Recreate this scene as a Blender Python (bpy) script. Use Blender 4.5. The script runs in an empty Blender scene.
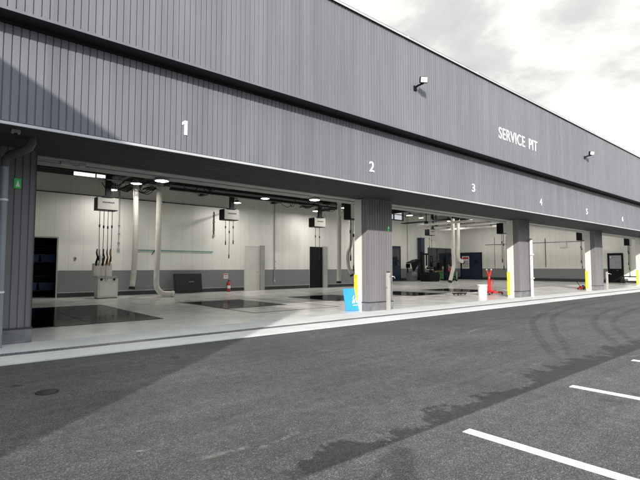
import bpy, math, random
from mathutils import Vector, Matrix
random.seed(7)
R = math.radians
scene = bpy.context.scene
col = scene.collection

# ------------------------------------------------------------------ helpers
class MB:
    """collects verts and faces, then links them as ONE mesh object"""
    def __init__(s): s.v = []; s.f = []; s.sm = []
    def add(s, vs, fs, smooth=False):
        o = len(s.v); s.v += [tuple(p) for p in vs]
        for f in fs: s.f.append(tuple(i + o for i in f)); s.sm.append(smooth)
        return s
    def box(s, x0, x1, y0, y1, z0, z1):
        vs = [(x, y, z) for z in (z0, z1) for y in (y0, y1) for x in (x0, x1)]
        return s.add(vs, [(0,2,3,1),(4,5,7,6),(0,1,5,4),(2,6,7,3),(0,4,6,2),(1,3,7,5)])
    def obox(s, c, half, M):
        vs = [Vector(c) + M @ Vector((x*half[0], y*half[1], z*half[2])) for z in (-1,1) for y in (-1,1) for x in (-1,1)]
        return s.add(vs, [(0,2,3,1),(4,5,7,6),(0,1,5,4),(2,6,7,3),(0,4,6,2),(1,3,7,5)])
    def quad(s, a, b, c, d): return s.add([a,b,c,d], [(0,1,2,3)])
    def tube(s, path, r, seg=10, cap=True):
        P = [Vector(p) for p in path]; n = len(P)
        rad = r if isinstance(r, (list, tuple)) else [r]*n
        vs = []; fs = []; prev = None
        for i, p in enumerate(P):
            t = (P[min(i+1,n-1)] - P[max(i-1,0)]).normalized()
            if prev is None:
                u = t.orthogonal().normalized()
            else:
                u = (prev - t*prev.dot(t))
                u = u.normalized() if u.length > 1e-6 else t.orthogonal().normalized()
            prev = u; w = t.cross(u)
            for k in range(seg):
                a = 2*math.pi*k/seg
                vs.append(p + (u*math.cos(a) + w*math.sin(a))*rad[i])
        for i in range(n-1):
            for k in range(seg):
                fs.append((i*seg+k, i*seg+(k+1)%seg, (i+1)*seg+(k+1)%seg, (i+1)*seg+k))
        s.add(vs, fs, True)
        if cap:
            s.add(vs[:seg], [tuple(range(seg))[::-1]]); s.add(vs[-seg:], [tuple(range(seg))])
        return s
    def lathe(s, prof, c=(0,0,0), seg=20, ax='z'):
        vs = []; fs = []; n = len(prof)
        for (r, z) in prof:
            for k in range(seg):
                a = 2*math.pi*k/seg; x, y = r*math.cos(a), r*math.sin(a)
                p = (x, y, z) if ax == 'z' else ((z, x, y) if ax == 'x' else (y, z, x))
                vs.append((c[0]+p[0], c[1]+p[1], c[2]+p[2]))
        for i in range(n-1):
            for k in range(seg):
                fs.append((i*seg+k, i*seg+(k+1)%seg, (i+1)*seg+(k+1)%seg, (i+1)*seg+k))
        s.add(vs, fs, True)
        if prof[0][0] > 1e-4: s.add(vs[:seg], [tuple(range(seg))[::-1]])
        if prof[-1][0] > 1e-4: s.add(vs[-seg:], [tuple(range(seg))])
        return s
    def prism(s, poly, f0, f1):
        """poly = 2-d points; f0, f1 map (a,b) to 3-d for both caps"""
        n = len(poly)
        vs = [f0(a, b) for a, b in poly] + [f1(a, b) for a, b in poly]
        fs = [tuple(range(n))[::-1], tuple(range(n, 2*n))]
        fs += [(i, (i+1) % n, n+(i+1) % n, n+i) for i in range(n)]
        return s.add(vs, fs)
    def build(s, name, mat, parent=None, org=None, bevel=0):
        if org is None: org = ORG.get(parent.name, (0,0,0)) if parent else (0,0,0)
        me = bpy.data.meshes.new(name)
        me.from_pydata([(v[0]-org[0], v[1]-org[1], v[2]-org[2]) for v in s.v], [], s.f)
        me.polygons.foreach_set('use_smooth', s.sm)
        me.materials.append(mat); me.validate(); me.update()
        import bmesh
        bm = bmesh.new(); bm.from_mesh(me); bmesh.ops.recalc_face_normals(bm, faces=bm.faces[:]); bm.to_mesh(me); bm.free()
        o = bpy.data.objects.new(name, me); col.objects.link(o)
        if parent is not None:
            o.parent = parent; ORG[o.name] = org
        else: ORG[o.name] = (0,0,0)
        if bevel:
            b = o.modifiers.new('bevel', 'BEVEL'); b.width = bevel; b.segments = 2; b.limit_method = 'ANGLE'
        return o
ORG = {}
def tag(o, label=None, cat=None, group=None, kind=None):
    if label: o['label'] = label
    if cat: o['category'] = cat
    if group: o['group'] = group
    if kind: o['kind'] = kind
    return o
def thing(name, loc, label, cat, group=None, rz=0, local=False):
    o = bpy.data.objects.new(name, None); col.objects.link(o)
    o.empty_display_size = .2
    o.location = loc; o.rotation_euler = (0, 0, rz)
    ORG[o.name] = (0,0,0) if local else tuple(loc)
    return tag(o, label, cat, group)
def copy_tree(o, parent=None):
    c = o.copy(); col.objects.link(c); c.parent = parent
    for ch in o.children: copy_tree(ch, c)
    return c
def box1(x0, x1, y0, y1, z0, z1): return MB().box(x0, x1, y0, y1, z0, z1)

# ------------------------------------------------------------------ materials
def newmat(name):
    m = bpy.data.materials.new(name); m.use_nodes = True
    nt = m.node_tree; b = nt.nodes['Principled BSDF']
    return m, nt, b
def N(nt, t, **kw):
    n = nt.nodes.new(t)
    for k, v in kw.items():
        if k in n.inputs: n.inputs[k].default_value = v
        else: setattr(n, k, v)
    return n
def ramp(nt, fac, stops):
    r = nt.nodes.new('ShaderNodeValToRGB'); e = r.color_ramp.elements
    while len(e) < len(stops): e.new(.5)
    for el, (p, c) in zip(e, stops):
        el.position = p; el.color = (c, c, c, 1) if isinstance(c, (int, float)) else (*c, 1)
    nt.links.new(fac, r.inputs[0]); return r.outputs[0]
def mul(nt, a, b, fac=1.0, blend='MULTIPLY'):
    m = nt.nodes.new('ShaderNodeMix'); m.data_type = 'RGBA'; m.blend_type = blend
    if hasattr(fac, 'links') or not isinstance(fac, (int, float)): nt.links.new(fac, m.inputs[0])
    else: m.inputs[0].default_value = fac
    for inp, val in ((m.inputs[6], a), (m.inputs[7], b)):
        if isinstance(val, (tuple, list)): inp.default_value = (*val[:3], 1)
        else: nt.links.new(val, inp)
    return m.outputs[2]
def pos(nt, scale=(1,1,1)):
    g = nt.nodes.new('ShaderNodeNewGeometry')
    mp = nt.nodes.new('ShaderNodeMapping'); mp.inputs['Scale'].default_value = scale
    nt.links.new(g.outputs['Position'], mp.inputs[0]); return mp.outputs[0]
def noise(nt, scale, detail=4, vec=None, rough=.55):
    n = N(nt, 'ShaderNodeTexNoise', Scale=scale, Detail=detail, Roughness=rough)
    nt.links.new(vec if vec is not None else pos(nt), n.inputs['Vector'])
    return n.outputs['Fac']
def pbr(name, c, rough=.5, metal=0, var=.12, vscale=1.5, bump=0, bscale=60, stretch=(1,1,1), spec=.5):
    m, nt, b = newmat(name)
    f = noise(nt, vscale, 6, pos(nt, stretch))
    v = ramp(nt, f, [(.3, 1-var), (.7, 1+var)]) if var else None
    if var: nt.links.new(mul(nt, c, v), b.inputs['Base Color'])
    else: b.inputs['Base Color'].default_value = (*c, 1)
    r = ramp(nt, noise(nt, vscale*2.3, 3), [(.3, max(0, rough-.06)), (.7, min(1, rough+.06))])
    nt.links.new(r, b.inputs['Roughness'])
    b.inputs['Metallic'].default_value = metal
    b.inputs['Specular IOR Level'].default_value = spec
    if bump:
        bp = N(nt, 'ShaderNodeBump', Strength=bump, Distance=.01)
        nt.links.new(noise(nt, bscale, 4), bp.inputs['Height']); nt.links.new(bp.outputs[0], b.inputs['Normal'])
    return m

def cladding_mat(name, c, pitch, off=0.0):
    """each narrow panel gets a very slightly different tone, plus faint vertical streaks"""
    m, nt, b = newmat(name)
    g = nt.nodes.new('ShaderNodeNewGeometry'); sp = nt.nodes.new('ShaderNodeSeparateXYZ')
    nt.links.new(g.outputs['Position'], sp.inputs[0])
    dv = N(nt, 'ShaderNodeMath', operation='DIVIDE'); nt.links.new(sp.outputs[0], dv.inputs[0]); dv.inputs[1].default_value = pitch*3
    fl = N(nt, 'ShaderNodeMath', operation='FLOOR'); nt.links.new(dv.outputs[0], fl.inputs[0])
    wn = nt.nodes.new('ShaderNodeTexWhiteNoise'); wn.noise_dimensions = '1D'; nt.links.new(fl.outputs[0], wn.inputs['W'])
    t1 = ramp(nt, wn.outputs[0], [(0, .94), (1, 1.06)])
    t2 = ramp(nt, noise(nt, 1, 6, pos(nt, (5, 5, .35))), [(.3, .90), (.7, 1.06)])
    t3 = ramp(nt, noise(nt, .35, 4), [(.3, .94), (.7, 1.05)])
    nt.links.new(mul(nt, mul(nt, mul(nt, c, t1), t2), t3), b.inputs['Base Color'])
    nt.links.new(ramp(nt, noise(nt, 3, 4), [(.3, .5), (.7, .62)]), b.inputs['Roughness'])
    b.inputs['Metallic'].default_value = 0; b.inputs['Specular IOR Level'].default_value = .3
    bp = N(nt, 'ShaderNodeBump', Strength=.25, Distance=.02)
    nt.links.new(noise(nt, 1, 2, pos(nt, (9, 9, 1.2))), bp.inputs['Height']); nt.links.new(bp.outputs[0], b.inputs['Normal'])
    return m

def asphalt_mat():
    m, nt, b = newmat('asphalt')
    P = pos(nt); g = nt.nodes.new('ShaderNodeSeparateXYZ'); nt.links.new(P, g.inputs[0])
    X, Y = g.outputs[0], g.outputs[1]
    def M(op, a, bb=None, clamp=False):
        n = nt.nodes.new('ShaderNodeMath'); n.operation = op; n.use_clamp = clamp
        for i, q in enumerate((a, bb)):
            if q is None: continue
            if isinstance(q, (int, float)): n.inputs[i].default_value = q
            else: nt.links.new(q, n.inputs[i])
        return n.outputs[0]
    # aggregate: stones and voids
    vo = N(nt, 'ShaderNodeTexVoronoi', Scale=130.0); nt.links.new(P, vo.inputs['Vector'])
    sepc = nt.nodes.new('ShaderNodeSeparateColor'); nt.links.new(vo.outputs['Color'], sepc.inputs[0])
    stones = ramp(nt, sepc.outputs[0], [(0, .50), (.55, .85), (.88, 1.3), (1, 2.1)])
    grit = ramp(nt, noise(nt, 210, 3), [(.3, .75), (.7, 1.25)])
    patch = mul(nt, ramp(nt, noise(nt, .55, 6), [(.3, .80), (.7, 1.16)]), ramp(nt, noise(nt, 6, 6, None, .7), [(.3, .80), (.7, 1.22)]))
    lanes = mul(nt, ramp(nt, noise(nt, 1, 5, pos(nt, (.10, 1.1, 1))), [(.3, .84), (.7, 1.14)]), ramp(nt, noise(nt, 1, 6, pos(nt, (.35, 6, 1)), .65), [(.35, .90), (.7, 1.14)]))
    base = mul(nt, mul(nt, mul(nt, mul(nt, (.084, .083, .083), stones), grit), patch), lanes)
    # the two paving lanes meet in a joint along the stall ends: older, rougher lane on the near side
    near = M('LESS_THAN', Y, 2.44)
    base = mul(nt, base, (1.16, 1.16, 1.15), near)
    # pale dry dust, in dashes
    d1 = ramp(nt, noise(nt, 1, 7, pos(nt, (1.1, 3.2, 1)), .7), [(.60, 0), (.74, .5)])
    base = mul(nt, base, (.20, .195, .185), d1, 'MIX')
    # dark damp band on the far side of the joint, ragged outer edge
    wob = noise(nt, 1.4, 6, pos(nt, (1, .35, 1)), .65)
    fine = noise(nt, 7, 5, None, .7)
    width = M('ADD', M('MULTIPLY', M('SUBTRACT', wob, .30), 1.55), M('MULTIPLY', M('SUBTRACT', fine, .5), .7))
    dy = M('SUBTRACT', Y, 2.42)
    inside = M('MULTIPLY', M('SUBTRACT', width, dy), 14, True)
    above = M('MULTIPLY', dy, 25, True)
    xr = M('MULTIPLY', M('MULTIPLY', M('SUBTRACT', X, 1.7), 3, True), M('MULTIPLY', M('SUBTRACT', 12.5, X), .5, True))
    damp = M('MULTIPLY', M('MULTIPLY', inside, above), xr)
    blot = ramp(nt, noise(nt, 2.6, 5, None, .62), [(.60, 0), (.68, 1)])
    blot = M('MULTIPLY', blot, M('MULTIPLY', M('SUBTRACT', 2.42, Y), 4, True))
    blot = M('MULTIPLY', blot, M('MULTIPLY', M('SUBTRACT', Y, 1.1), 2, True))
    wet = M('MAXIMUM', M('MULTIPLY', damp, .86), M('MULTIPLY', blot, .55))
    # oil spots
    ov = N(nt, 'ShaderNodeTexVoronoi', Scale=.9); nt.links.new(P, ov.inputs['Vector'])
    spot = ramp(nt, M('ADD', ov.outputs['Distance'], M('MULTIPLY', M('SUBTRACT', fine, .5), .12)), [(.05, .75), (.085, 0)])
    wet = M('MAXIMUM', wet, spot)
    base = mul(nt, base, (.30, .295, .29), wet)
    nt.links.new(base, b.inputs['Base Color'])
    nt.links.new(ramp(nt, wet, [(0, .82), (1, .62)]), b.inputs['Roughness'])
    b.inputs['Specular IOR Level'].default_value = .3
    bp = N(nt, 'ShaderNodeBump', Strength=.55, Distance=.008)
    nt.links.new(M('ADD', vo.outputs['Distance'], M('MULTIPLY', noise(nt, 160, 3), .8)), bp.inputs['Height'])
    nt.links.new(bp.outputs[0], b.inputs['Normal'])
    return m

def concrete_mat():
    m, nt, b = newmat('apron_concrete')
    t = ramp(nt, noise(nt, .8, 7, None, .62), [(.3, .86), (.7, 1.07)])
    t2 = ramp(nt, noise(nt, 40, 4), [(.3, .93), (.7, 1.06)])
    st = ramp(nt, noise(nt, 1, 6, pos(nt, (.5, 3, 1)), .65), [(.55, 1), (.75, .82)])
    nt.links.new(mul(nt, mul(nt, mul(nt, (.64, .645, .63), t), t2), st), b.inputs['Base Color'])
    b.inputs['Roughness'].default_value = .75
    bp = N(nt, 'ShaderNodeBump', Strength=.2, Distance=.004)
    nt.links.new(noise(nt, 55, 5), bp.inputs['Height']); nt.links.new(bp.outputs[0], b.inputs['Normal'])
    return m

def floor_mat():
    m, nt, b = newmat('epoxy_floor')
    t = ramp(nt, noise(nt, .5, 6, None, .6), [(.3, .9), (.7, 1.06)])
    t2 = ramp(nt, noise(nt, 3.5, 5, None, .65), [(.5, 1), (.75, .95)])
    nt.links.new(mul(nt, mul(nt, (.70, .705, .68), t), t2), b.inputs['Base Color'])
    nt.links.new(ramp(nt, noise(nt, 1.3, 5), [(.3, .13), (.7, .26)]), b.inputs['Roughness'])
    b.inputs['Specular IOR Level'].default_value = .55
    bp = N(nt, 'ShaderNodeBump', Strength=.06, Distance=.01)
    nt.links.new(noise(nt, 4, 3), bp.inputs['Height']); nt.links.new(bp.outputs[0], b.inputs['Normal'])
    return m

def panelwall_mat(name, c, axis, pitch=.6, rough=.5):
    """lightweight concrete wall panels with thin vertical joints"""
    m, nt, b = newmat(name)
    sp = nt.nodes.new('ShaderNodeSeparateXYZ'); nt.links.new(pos(nt), sp.inputs[0])
    md = N(nt, 'ShaderNodeMath', operation='PINGPONG'); nt.links.new(sp.outputs[axis], md.inputs[0]); md.inputs[1].default_value = pitch/2
    j = ramp(nt, md.outputs[0], [(.0, .80), (.012, .97), (.02, 1)])
    t = ramp(nt, noise(nt, .7, 5), [(.3, .95), (.7, 1.04)])
    st = ramp(nt, noise(nt, 1, 5, pos(nt, (2, 2, .25)), .6), [(.4, .95), (.7, 1.03)])
    nt.links.new(mul(nt, mul(nt, mul(nt, c, j), t), st), b.inputs['Base Color'])
    b.inputs['Roughness'].default_value = rough
    return m

def mark_mat(name, c, rough=.6, wear=.45, scale=14, alpha=1.0, lo=.35, hi=.6, edge=None):
    """thin paint or rubber on asphalt, worn through in places (surface pattern of the mark itself)"""
    m, nt, b = newmat(name)
    b.inputs['Base Color'].default_value = (*c, 1); b.inputs['Roughness'].default_value = rough
    f = ramp(nt, noise(nt, scale, 7, None, .7), [(lo, (1-wear)*alpha), (hi, alpha)])
    if edge:
        uv = nt.nodes.new('ShaderNodeUVMap'); s = nt.nodes.new('ShaderNodeSeparateXYZ'); nt.links.new(uv.outputs[0], s.inputs[0])
        e = ramp(nt, s.outputs[0], [(0, 0), (.3, 1), (.45, .55), (.6, 1), (1, 0)] if edge == 2 else [(0, 0), (.4, 1), (.6, 1), (1, 0)])
        e2 = ramp(nt, s.outputs[1], [(0, 0), (.15, 1), (.85, 1), (1, 0)])
        f = mul(nt, mul(nt, f, e), e2)
    nt.links.new(f, b.inputs['Alpha'])
    return m

def glass_mat(name, c=(.8, .85, .88), clear=.7):
    m, nt, b = newmat(name)
    out = nt.nodes['Material Output']
    tr = N(nt, 'ShaderNodeBsdfTransparent'); tr.inputs[0].default_value = (*c, 1)
    gl = N(nt, 'ShaderNodeBsdfGlossy', Roughness=.03); gl.inputs[0].default_value = (.9, .9, .9, 1)
    mx = nt.nodes.new('ShaderNodeMixShader'); mx.inputs[0].default_value = 1-clear
    nt.links.new(tr.outputs[0], mx.inputs[1]); nt.links.new(gl.outputs[0], mx.inputs[2])
    nt.links.new(mx.outputs[0], out.inputs[0])
    return m
def emit_mat(name, c, s):
    m, nt, b = newmat(name)
    b.inputs['Base Color'].default_value = (.8, .8, .8, 1)
    b.inputs['Emission Color'].default_value = (*c, 1); b.inputs['Emission Strength'].default_value = s
    return m

PITCH = .11
M_clad = cladding_mat('grey_cladding', (.164, .171, .188), PITCH)
M_col = cladding_mat('pier_cladding', (.165, .160, .166), .118)
M_trim = pbr('light_grey_flashing', (.50, .50, .51), .4, .2)
M_cap = pbr('dark_flashing', (.06, .06, .065), .4, .4)
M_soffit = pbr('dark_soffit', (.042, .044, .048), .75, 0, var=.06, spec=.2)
M_under = pbr('black_underside', (.012, .013, .016), .6)
M_header = pbr('header_grey', (.30, .30, .285), .5, .1, var=.08)
M_slot = pbr('black_slot', (.012, .012, .012), .8)
M_white = panelwall_mat('white_wall_panel', (.77, .775, .72), 0)
M_whiteY = panelwall_mat('white_end_wall_panel', (.77, .775, .72), 1)
M_dado = pbr('grey_dado_paint', (.20, .207, .215), .45, var=.05)
M_skirt = pbr('black_skirting', (.03, .032, .036), .4)
M_jamb = pbr('cream_jamb', (.58, .58, .535), .5, var=.05)
M_yellow = pbr('yellow_guard', (.72, .53, .03), .5, var=.22, vscale=7, bump=.1)
M_plinth = pbr('grey_plinth', (.16, .16, .165), .65, var=.28, vscale=4, bump=.1)
M_ceil = pbr('dark_ceiling', (.06, .062, .065), .7, var=.15)
M_ceil2 = pbr('grey_ceiling', (.36, .36, .33), .7, var=.1)
M_steel = pbr('dark_steel', (.022, .024, .027), .5, .2, spec=.25)
M_steel2 = pbr('grey_painted_steel', (.38, .38, .37), .4, .2)
M_black = pbr('black_plastic', (.009, .009, .010), .5, spec=.15)
M_rub = pbr('black_rubber', (.015, .015, .016), .7)
M_whitep = pbr('white_paint_metal', (.68, .68, .64), .35, .05, var=.06)
M_duct = pbr('cream_duct', (.66, .65, .58), .4, var=.07, vscale=5)
M_offw = pbr('off_white_cabinet', (.62, .62, .57), .4, var=.06)
M_post = pbr('grey_beige_post', (.36, .35, .325), .6, var=.1)  # grey-beige with slight tone variation
M_dred = pbr('dark_red_enamel', (.20, .015, .012), .45, var=.15)
M_red = pbr('red_enamel', (.52, .025, .02), .35, var=.1)
M_blue = pbr('sky_blue_board', (.03, .28, .72), .45, var=.05)
M_navy = pbr('navy_door', (.016, .026, .055), .4, var=.08)
M_bin = pbr('blue_plastic', (.02, .05, .16), .45)
M_green = pbr('green_plastic', (.03, .17, .06), .45)
M_gsign = pbr('bright_green_sign', (.05, .60, .10), .5, var=.03)
M_letter = pbr('white_lettering', (.86, .86, .86), .45, var=.02)
M_dletter = pbr('dark_lettering', (.05, .05, .05), .5, var=.02)
M_brass = pbr('brass', (.45, .28, .08), .35, .9)
M_teal = pbr('teal_pipe', (.02, .23, .20), .4)
M_chrome = pbr('chrome', (.6, .6, .6), .18, 1.0, var=.03)
M_pipe = pbr('blue_grey_pipe', (.22, .24, .27), .45, .1, var=.06)
M_darkrub = pbr('dark_gutter_pipe', (.06, .065, .07), .5)
M_plate = pbr('black_pit_plate', (.03, .032, .034), .11, 1.0, var=.2)
M_plate.node_tree.nodes['Principled BSDF'].inputs['Specular Tint'].default_value = (.35, .35, .35, 1)
M_lens = emit_mat('lamp_lens', (1.0, .97, .90), 9)
M_lens2 = emit_mat('header_lamp_lens', (1.0, .96, .86), 9)
for m_ in (M_lens, M_lens2): m_.cycles.emission_sampling = 'NONE'
def bulb(parent, w, z, size=.36):
    li = bpy.data.lights.new('bulb', 'AREA'); li.shape = 'DISK'; li.size = size; li.energy = w; li.color = (1.0, .97, .90)
    o = bpy.data.objects.new('bulb', li); col.objects.link(o); o.parent = parent; o.location = (0, 0, z)
M_floodlens = pbr('flood_lens', (.85, .86, .86), .25)
M_glass = glass_mat('window_glass', (.95, .98, 1), .95)
M_dglass = pbr('dark_glass', (.02, .028, .038), .06, spec=.8, var=.1)
M_grate = pbr('drain_grate', (.20, .21, .21), .5, .4, var=.25, vscale=4)
M_asph = asphalt_mat(); M_conc = concrete_mat(); M_floor = floor_mat()
M_line = mark_mat('white_road_paint', (.66, .66, .645), .6, .5, 26, 1, .28, .42)
M_tyre = mark_mat('tyre_rubber', (.014, .014, .015), .8, .85, 5, .28, .35, .62, edge=2)
M_scuff = mark_mat('pale_scuff', (.30, .29, .27), .9, .95, 9, .6, .42, .62, edge=1)
M_skin = pbr('skin', (.50, .30, .21), .5, var=.05)
M_jacket = pbr('navy_jacket', (.02, .025, .04), .85, bump=.3, bscale=90)
M_trous = pbr('grey_trousers', (.06, .06, .065), .9, bump=.3, bscale=90)
M_shoe = pbr('black_shoe', (.015, .015, .015), .5)
M_hair = pbr('black_hair', (.01, .009, .008), .5, bump=.5, bscale=120)
M_paper = pbr('white_paper', (.78, .77, .74), .7, var=.04)
M_wood = pbr('bench_wood', (.22, .14, .07), .6, var=.2, stretch=(1, 8, 8))
M_chequer = pbr('grey_panel', (.16, .165, .17), .5)
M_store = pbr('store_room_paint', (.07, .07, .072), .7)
M_lime = pbr('cream_wing_render', (.42, .42, .42), .7, var=.1)

# ------------------------------------------------------------------ setting
S = dict(kind='structure')
g = MB()
g.quad((-400, -400, 0), (400, -400, 0), (400, 400, 0), (-400, 400, 0))
tag(g.build('asphalt_lot', M_asph), 'dark grey asphalt yard in front of the service building', 'ground', **S)
# concrete apron: slabs with open joints
a = MB(); x = -3.0
for w in [3.6, 4.0]*8:
    a.box(x+.004, x+w-.004, 7.90, 8.62, -.1, .018); a.box(x+.004, x+w-.004, 8.93, 9.895, -.1, .018); x += w
tag(a.build('apron', M_conc), 'pale concrete apron strip between the asphalt and the bays', 'pavement', **S)
d = MB(); d.box(-3, 57, 8.62, 8.93, -.1, .008)
for i in range(0, 1000):
    xx = -2.98 + i*.06
    d.box(xx, xx+.032, 8.645, 8.905, .008, .014)
tag(d.build('drain_channel', M_grate), 'long grey drain grating set in the concrete apron', 'drain', **S)
f = MB(); f.box(-3, 46, 9.90, 29.2, -.1, .018)
tag(f.build('shop_floor', M_floor), 'glossy grey epoxy workshop floor', 'floor', **S)
fl = MB()
for (x0, x1, y0, y1) in ((7.45, 10.95, 11.75, 17.3),):
    w = .05
    fl.box(x0, x1, y0, y0+w, .018, .022); fl.box(x0, x1, y1-w, y1, .018, .022)
    fl.box(x0, x0+w, y0+w, y1-w, .018, .022); fl.box(x1-w, x1, y0+w, y1-w, .018, .022)
tag(fl.build('floor_line', M_slot), 'dark outline marked on the floor of the second bay', 'floor line', **S)
# stall lines
def stall(x, y1, y0):
    b = MB(); b.box(x-.055, x+.055, y0, y1, -.01, .004)
    return tag(b.build('parking_line', M_line), None, None, 'white parking stall lines', 'structure')
for i, xx in enumerate((1.28, 3.55, 5.79, 8.08, 10.36, 12.6, 14.9, 17.2)):
    o = stall(xx, 2.22, -3.0)
    o['label'] = 'white painted parking stall line on the asphalt'; o['category'] = 'road marking'
# ribbons on the asphalt
def catmull(pts, n=8):
    P = [Vector((*p, 0)) for p in pts]; P = [2*P[0]-P[1]] + P + [2*P[-1]-P[-2]]; out = []
    for i in range(1, len(P)-2):
        for k in range(n):
            t = k/n; a, b, c, d_ = P[i-1:i+3]
            out.append(.5*((2*b)+(c-a)*t+(2*a-5*b+4*c-d_)*t*t+(3*b-a-3*c+d_)*t**3))
    out.append(P[-2]); return out
def ribbon(name, pts, w, mat, z=.004):
    c = catmull(pts); vs = []; uv = []; n = len(c)
    for i, p in enumerate(c):
        t = (c[min(i+1, n-1)]-c[max(i-1, 0)]).normalized(); s = Vector((-t.y, t.x, 0))*w/2
        for k in range(5):
            u = k/4; q = p - s + 2*s*u; vs.append((q.x, q.y, z)); uv.append((u, i/(n-1)))
    fs = [(i*5+k, i*5+k+1, (i+1)*5+k+1, (i+1)*5+k) for i in range(n-1) for k in range(4)]
    me = bpy.data.meshes.new(name); me.from_pydata(vs, [], fs)
    l = me.uv_layers.new(name='UVMap')
    for lp in me.loops: l.data[lp.index].uv = uv[lp.vertex_index]
    me.materials.append(mat); o = bpy.data.objects.new(name, me); col.objects.link(o)
    return tag(o, 'mark on the asphalt', 'road marking', None, 'structure')
ribbon('tyre_mark', [(6.9, 2.75), (8.0, 3.40), (10.44, 4.75), (12.72, 5.73), (16.76, 6.75), (20.25, 7.03), (26.1, 6.9), (34, 6.6)], .21, M_tyre)
ribbon('tyre_mark', [(7.2, 2.62), (8.35, 3.24), (11.35, 4.72), (14.1, 5.75), (17.6, 6.35), (21, 6.55), (26, 6.45), (33, 6.2)], .20, M_tyre, .005)
ribbon('tyre_mark', [(8.9, 2.5), (9.77, 2.97), (12.32, 4.15), (14.93, 4.90), (18.5, 5.31), (22.9, 5.35), (30, 5.1)], .21, M_tyre, .006)
ribbon('tyre_mark', [(9.6, 2.45), (10.5, 2.95), (13.0, 3.95), (15.6, 4.5), (19.0, 4.85), (23, 4.9), (30, 4.7)], .19, M_tyre, .007)
for pts, w in (([(1.45, 3.17), (1.7, 3.12), (1.95, 3.10)], .09), ([(1.95, 3.02), (2.2, 3.06), (2.45, 3.12)], .07),
               ([(1.12, 3.66), (1.25, 3.58), (1.33, 3.55)], .05), ([(8.6, 5.3), (9.2, 5.5), (9.8, 5.55)], .10), ([(13.6, 6.3), (14.6, 6.2), (15.3, 6.25)], .12)):
    ribbon('scuff_mark', pts, w, M_scuff, .009)

# ------------------------------------------------------------------ the building
BX0, BX1 = -3.0, 46.3
YU, YL, YC = 7.98, 8.30, 9.90           # upper cladding, lower cladding, pier fronts
ZS, ZU, ZT = 3.585, 5.25, 7.93          # canopy soffit, underside of the upper wall, roof edge
bld = thing('service_building', (20, YL, 0), 'long grey ribbed metal service building with numbered open bays', 'building')
def P_(mb, name, mat, parent=None, bevel=0): return mb.build(name, mat, parent or bld, bevel=bevel)
def ribbed(x0, x1, y, z0, z1, pitch, depth=.019, face=-1, mb=None, flip=False):
    """vertical ribbed sheet in the XZ plane; grooves cut depth into it"""
    pts = []; x = x0; gw = pitch*.22
    while x < x1 - 1e-4:
        e = min(x+pitch, x1)
        pts.append((x, 0)); 
        if e - x > gw*1.5:
            pts.append((e-gw, 0)); pts.append((e-gw+.003, depth)); pts.append((e-gw*.42, depth))
        x = e
    pts.append((x1, 0))
    vs = [(px, y - face*d_, z) for z in (z0, z1) for (px, d_) in pts]; n = len(pts)
    mb = mb or MB()
    return mb.add(vs, [(i, i+1, n+i+1, n+i) for i in range(n-1)])
def ribbed_x(X, y0, y1, z0, z1, pitch, mb, depth=.016):
    """the same sheet on a face looking to -X"""
    pts = []; yv = y0; gw = pitch*.24
    while yv < y1-1e-4:
        e = min(yv+pitch, y1); pts.append((yv, 0))
        if e-yv > gw*1.5: pts += [(e-gw, 0), (e-gw+.003, depth), (e-gw*.42, depth)]
        yv = e
    pts.append((y1, 0)); n = len(pts)
    return mb.add([(X+d_, q, z) for z in (z0, z1) for q, d_ in pts], [(i, i+1, n+i+1, n+i) for i in range(n-1)])
up = ribbed(BX0, BX1, YU, ZU, ZT-.03, PITCH)
up.box(BX0, BX1, YU+.03, YU+.30, ZU+.02, ZT-.05)
P_(up, 'upper_wall', M_clad)
lo = ribbed(BX0, BX1, YL, ZS+.03, 5.14, PITCH)
lo.box(BX0, BX1, YL+.03, YL+.16, ZS+.035, 5.13)
P_(lo, 'lower_wall', M_clad)
P_(box1(BX0, BX1, YL+.02, YL+.16, 5.142, ZU+.018), 'shade_board', M_under)  # near-black board added to deepen the shade band under the upper wall
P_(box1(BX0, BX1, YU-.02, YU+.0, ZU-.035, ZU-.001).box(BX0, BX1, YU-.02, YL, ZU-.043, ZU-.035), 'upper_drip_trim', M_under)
P_(box1(BX0, BX1, YU-.024, YU-.021, ZU-.045, ZU+.0), 'upper_edge_trim', M_clad)
dt = MB(); xx = BX0
while xx < BX1: dt.box(xx+.003, min(xx+3.62, BX1)-.003, YL-.035, YL-.002, ZS-.012, ZS+.032); xx += 3.62
P_(dt, 'lower_drip_trim', M_trim)
P_(box1(BX0, BX1, YU-.05, YU+.35, ZT-.03, ZT+.03), 'roof_edge', M_cap)
rt = box1(BX0, BX1, YU-.058, YU-.052, ZT-.045, ZT+.012)
xx = BX0 + 2.1
while xx < BX1: rt.box(xx, xx+.09, YU-.064, YU-.059, ZT-.05, ZT+.02); xx += 3.65
P_(rt, 'roof_edge_trim', M_trim)
# canopy soffit: long boards, and the door header behind it
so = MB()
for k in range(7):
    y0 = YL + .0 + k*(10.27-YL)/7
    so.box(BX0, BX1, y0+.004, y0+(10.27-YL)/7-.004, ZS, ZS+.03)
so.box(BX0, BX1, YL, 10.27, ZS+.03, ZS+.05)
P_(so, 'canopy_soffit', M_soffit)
P_(box1(BX0, BX1, 10.275, 10.62, ZS-.02, 4.5).box(BX0, BX1, 10.74, 11.15, ZS-.02, 4.5), 'header_beam', M_header)
P_(box1(BX0, BX1, 10.622, 10.738, ZS+.05, 4.45), 'shutter_slot', M_slot)
P_(box1(BX0, BX1, 10.30, 11.1, 4.505, 7.6), 'front_inner_wall', M_white)
P_(box1(BX0, BX1, 8.29, 29.5, 7.60, 7.86), 'roof', M_plinth)
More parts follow.
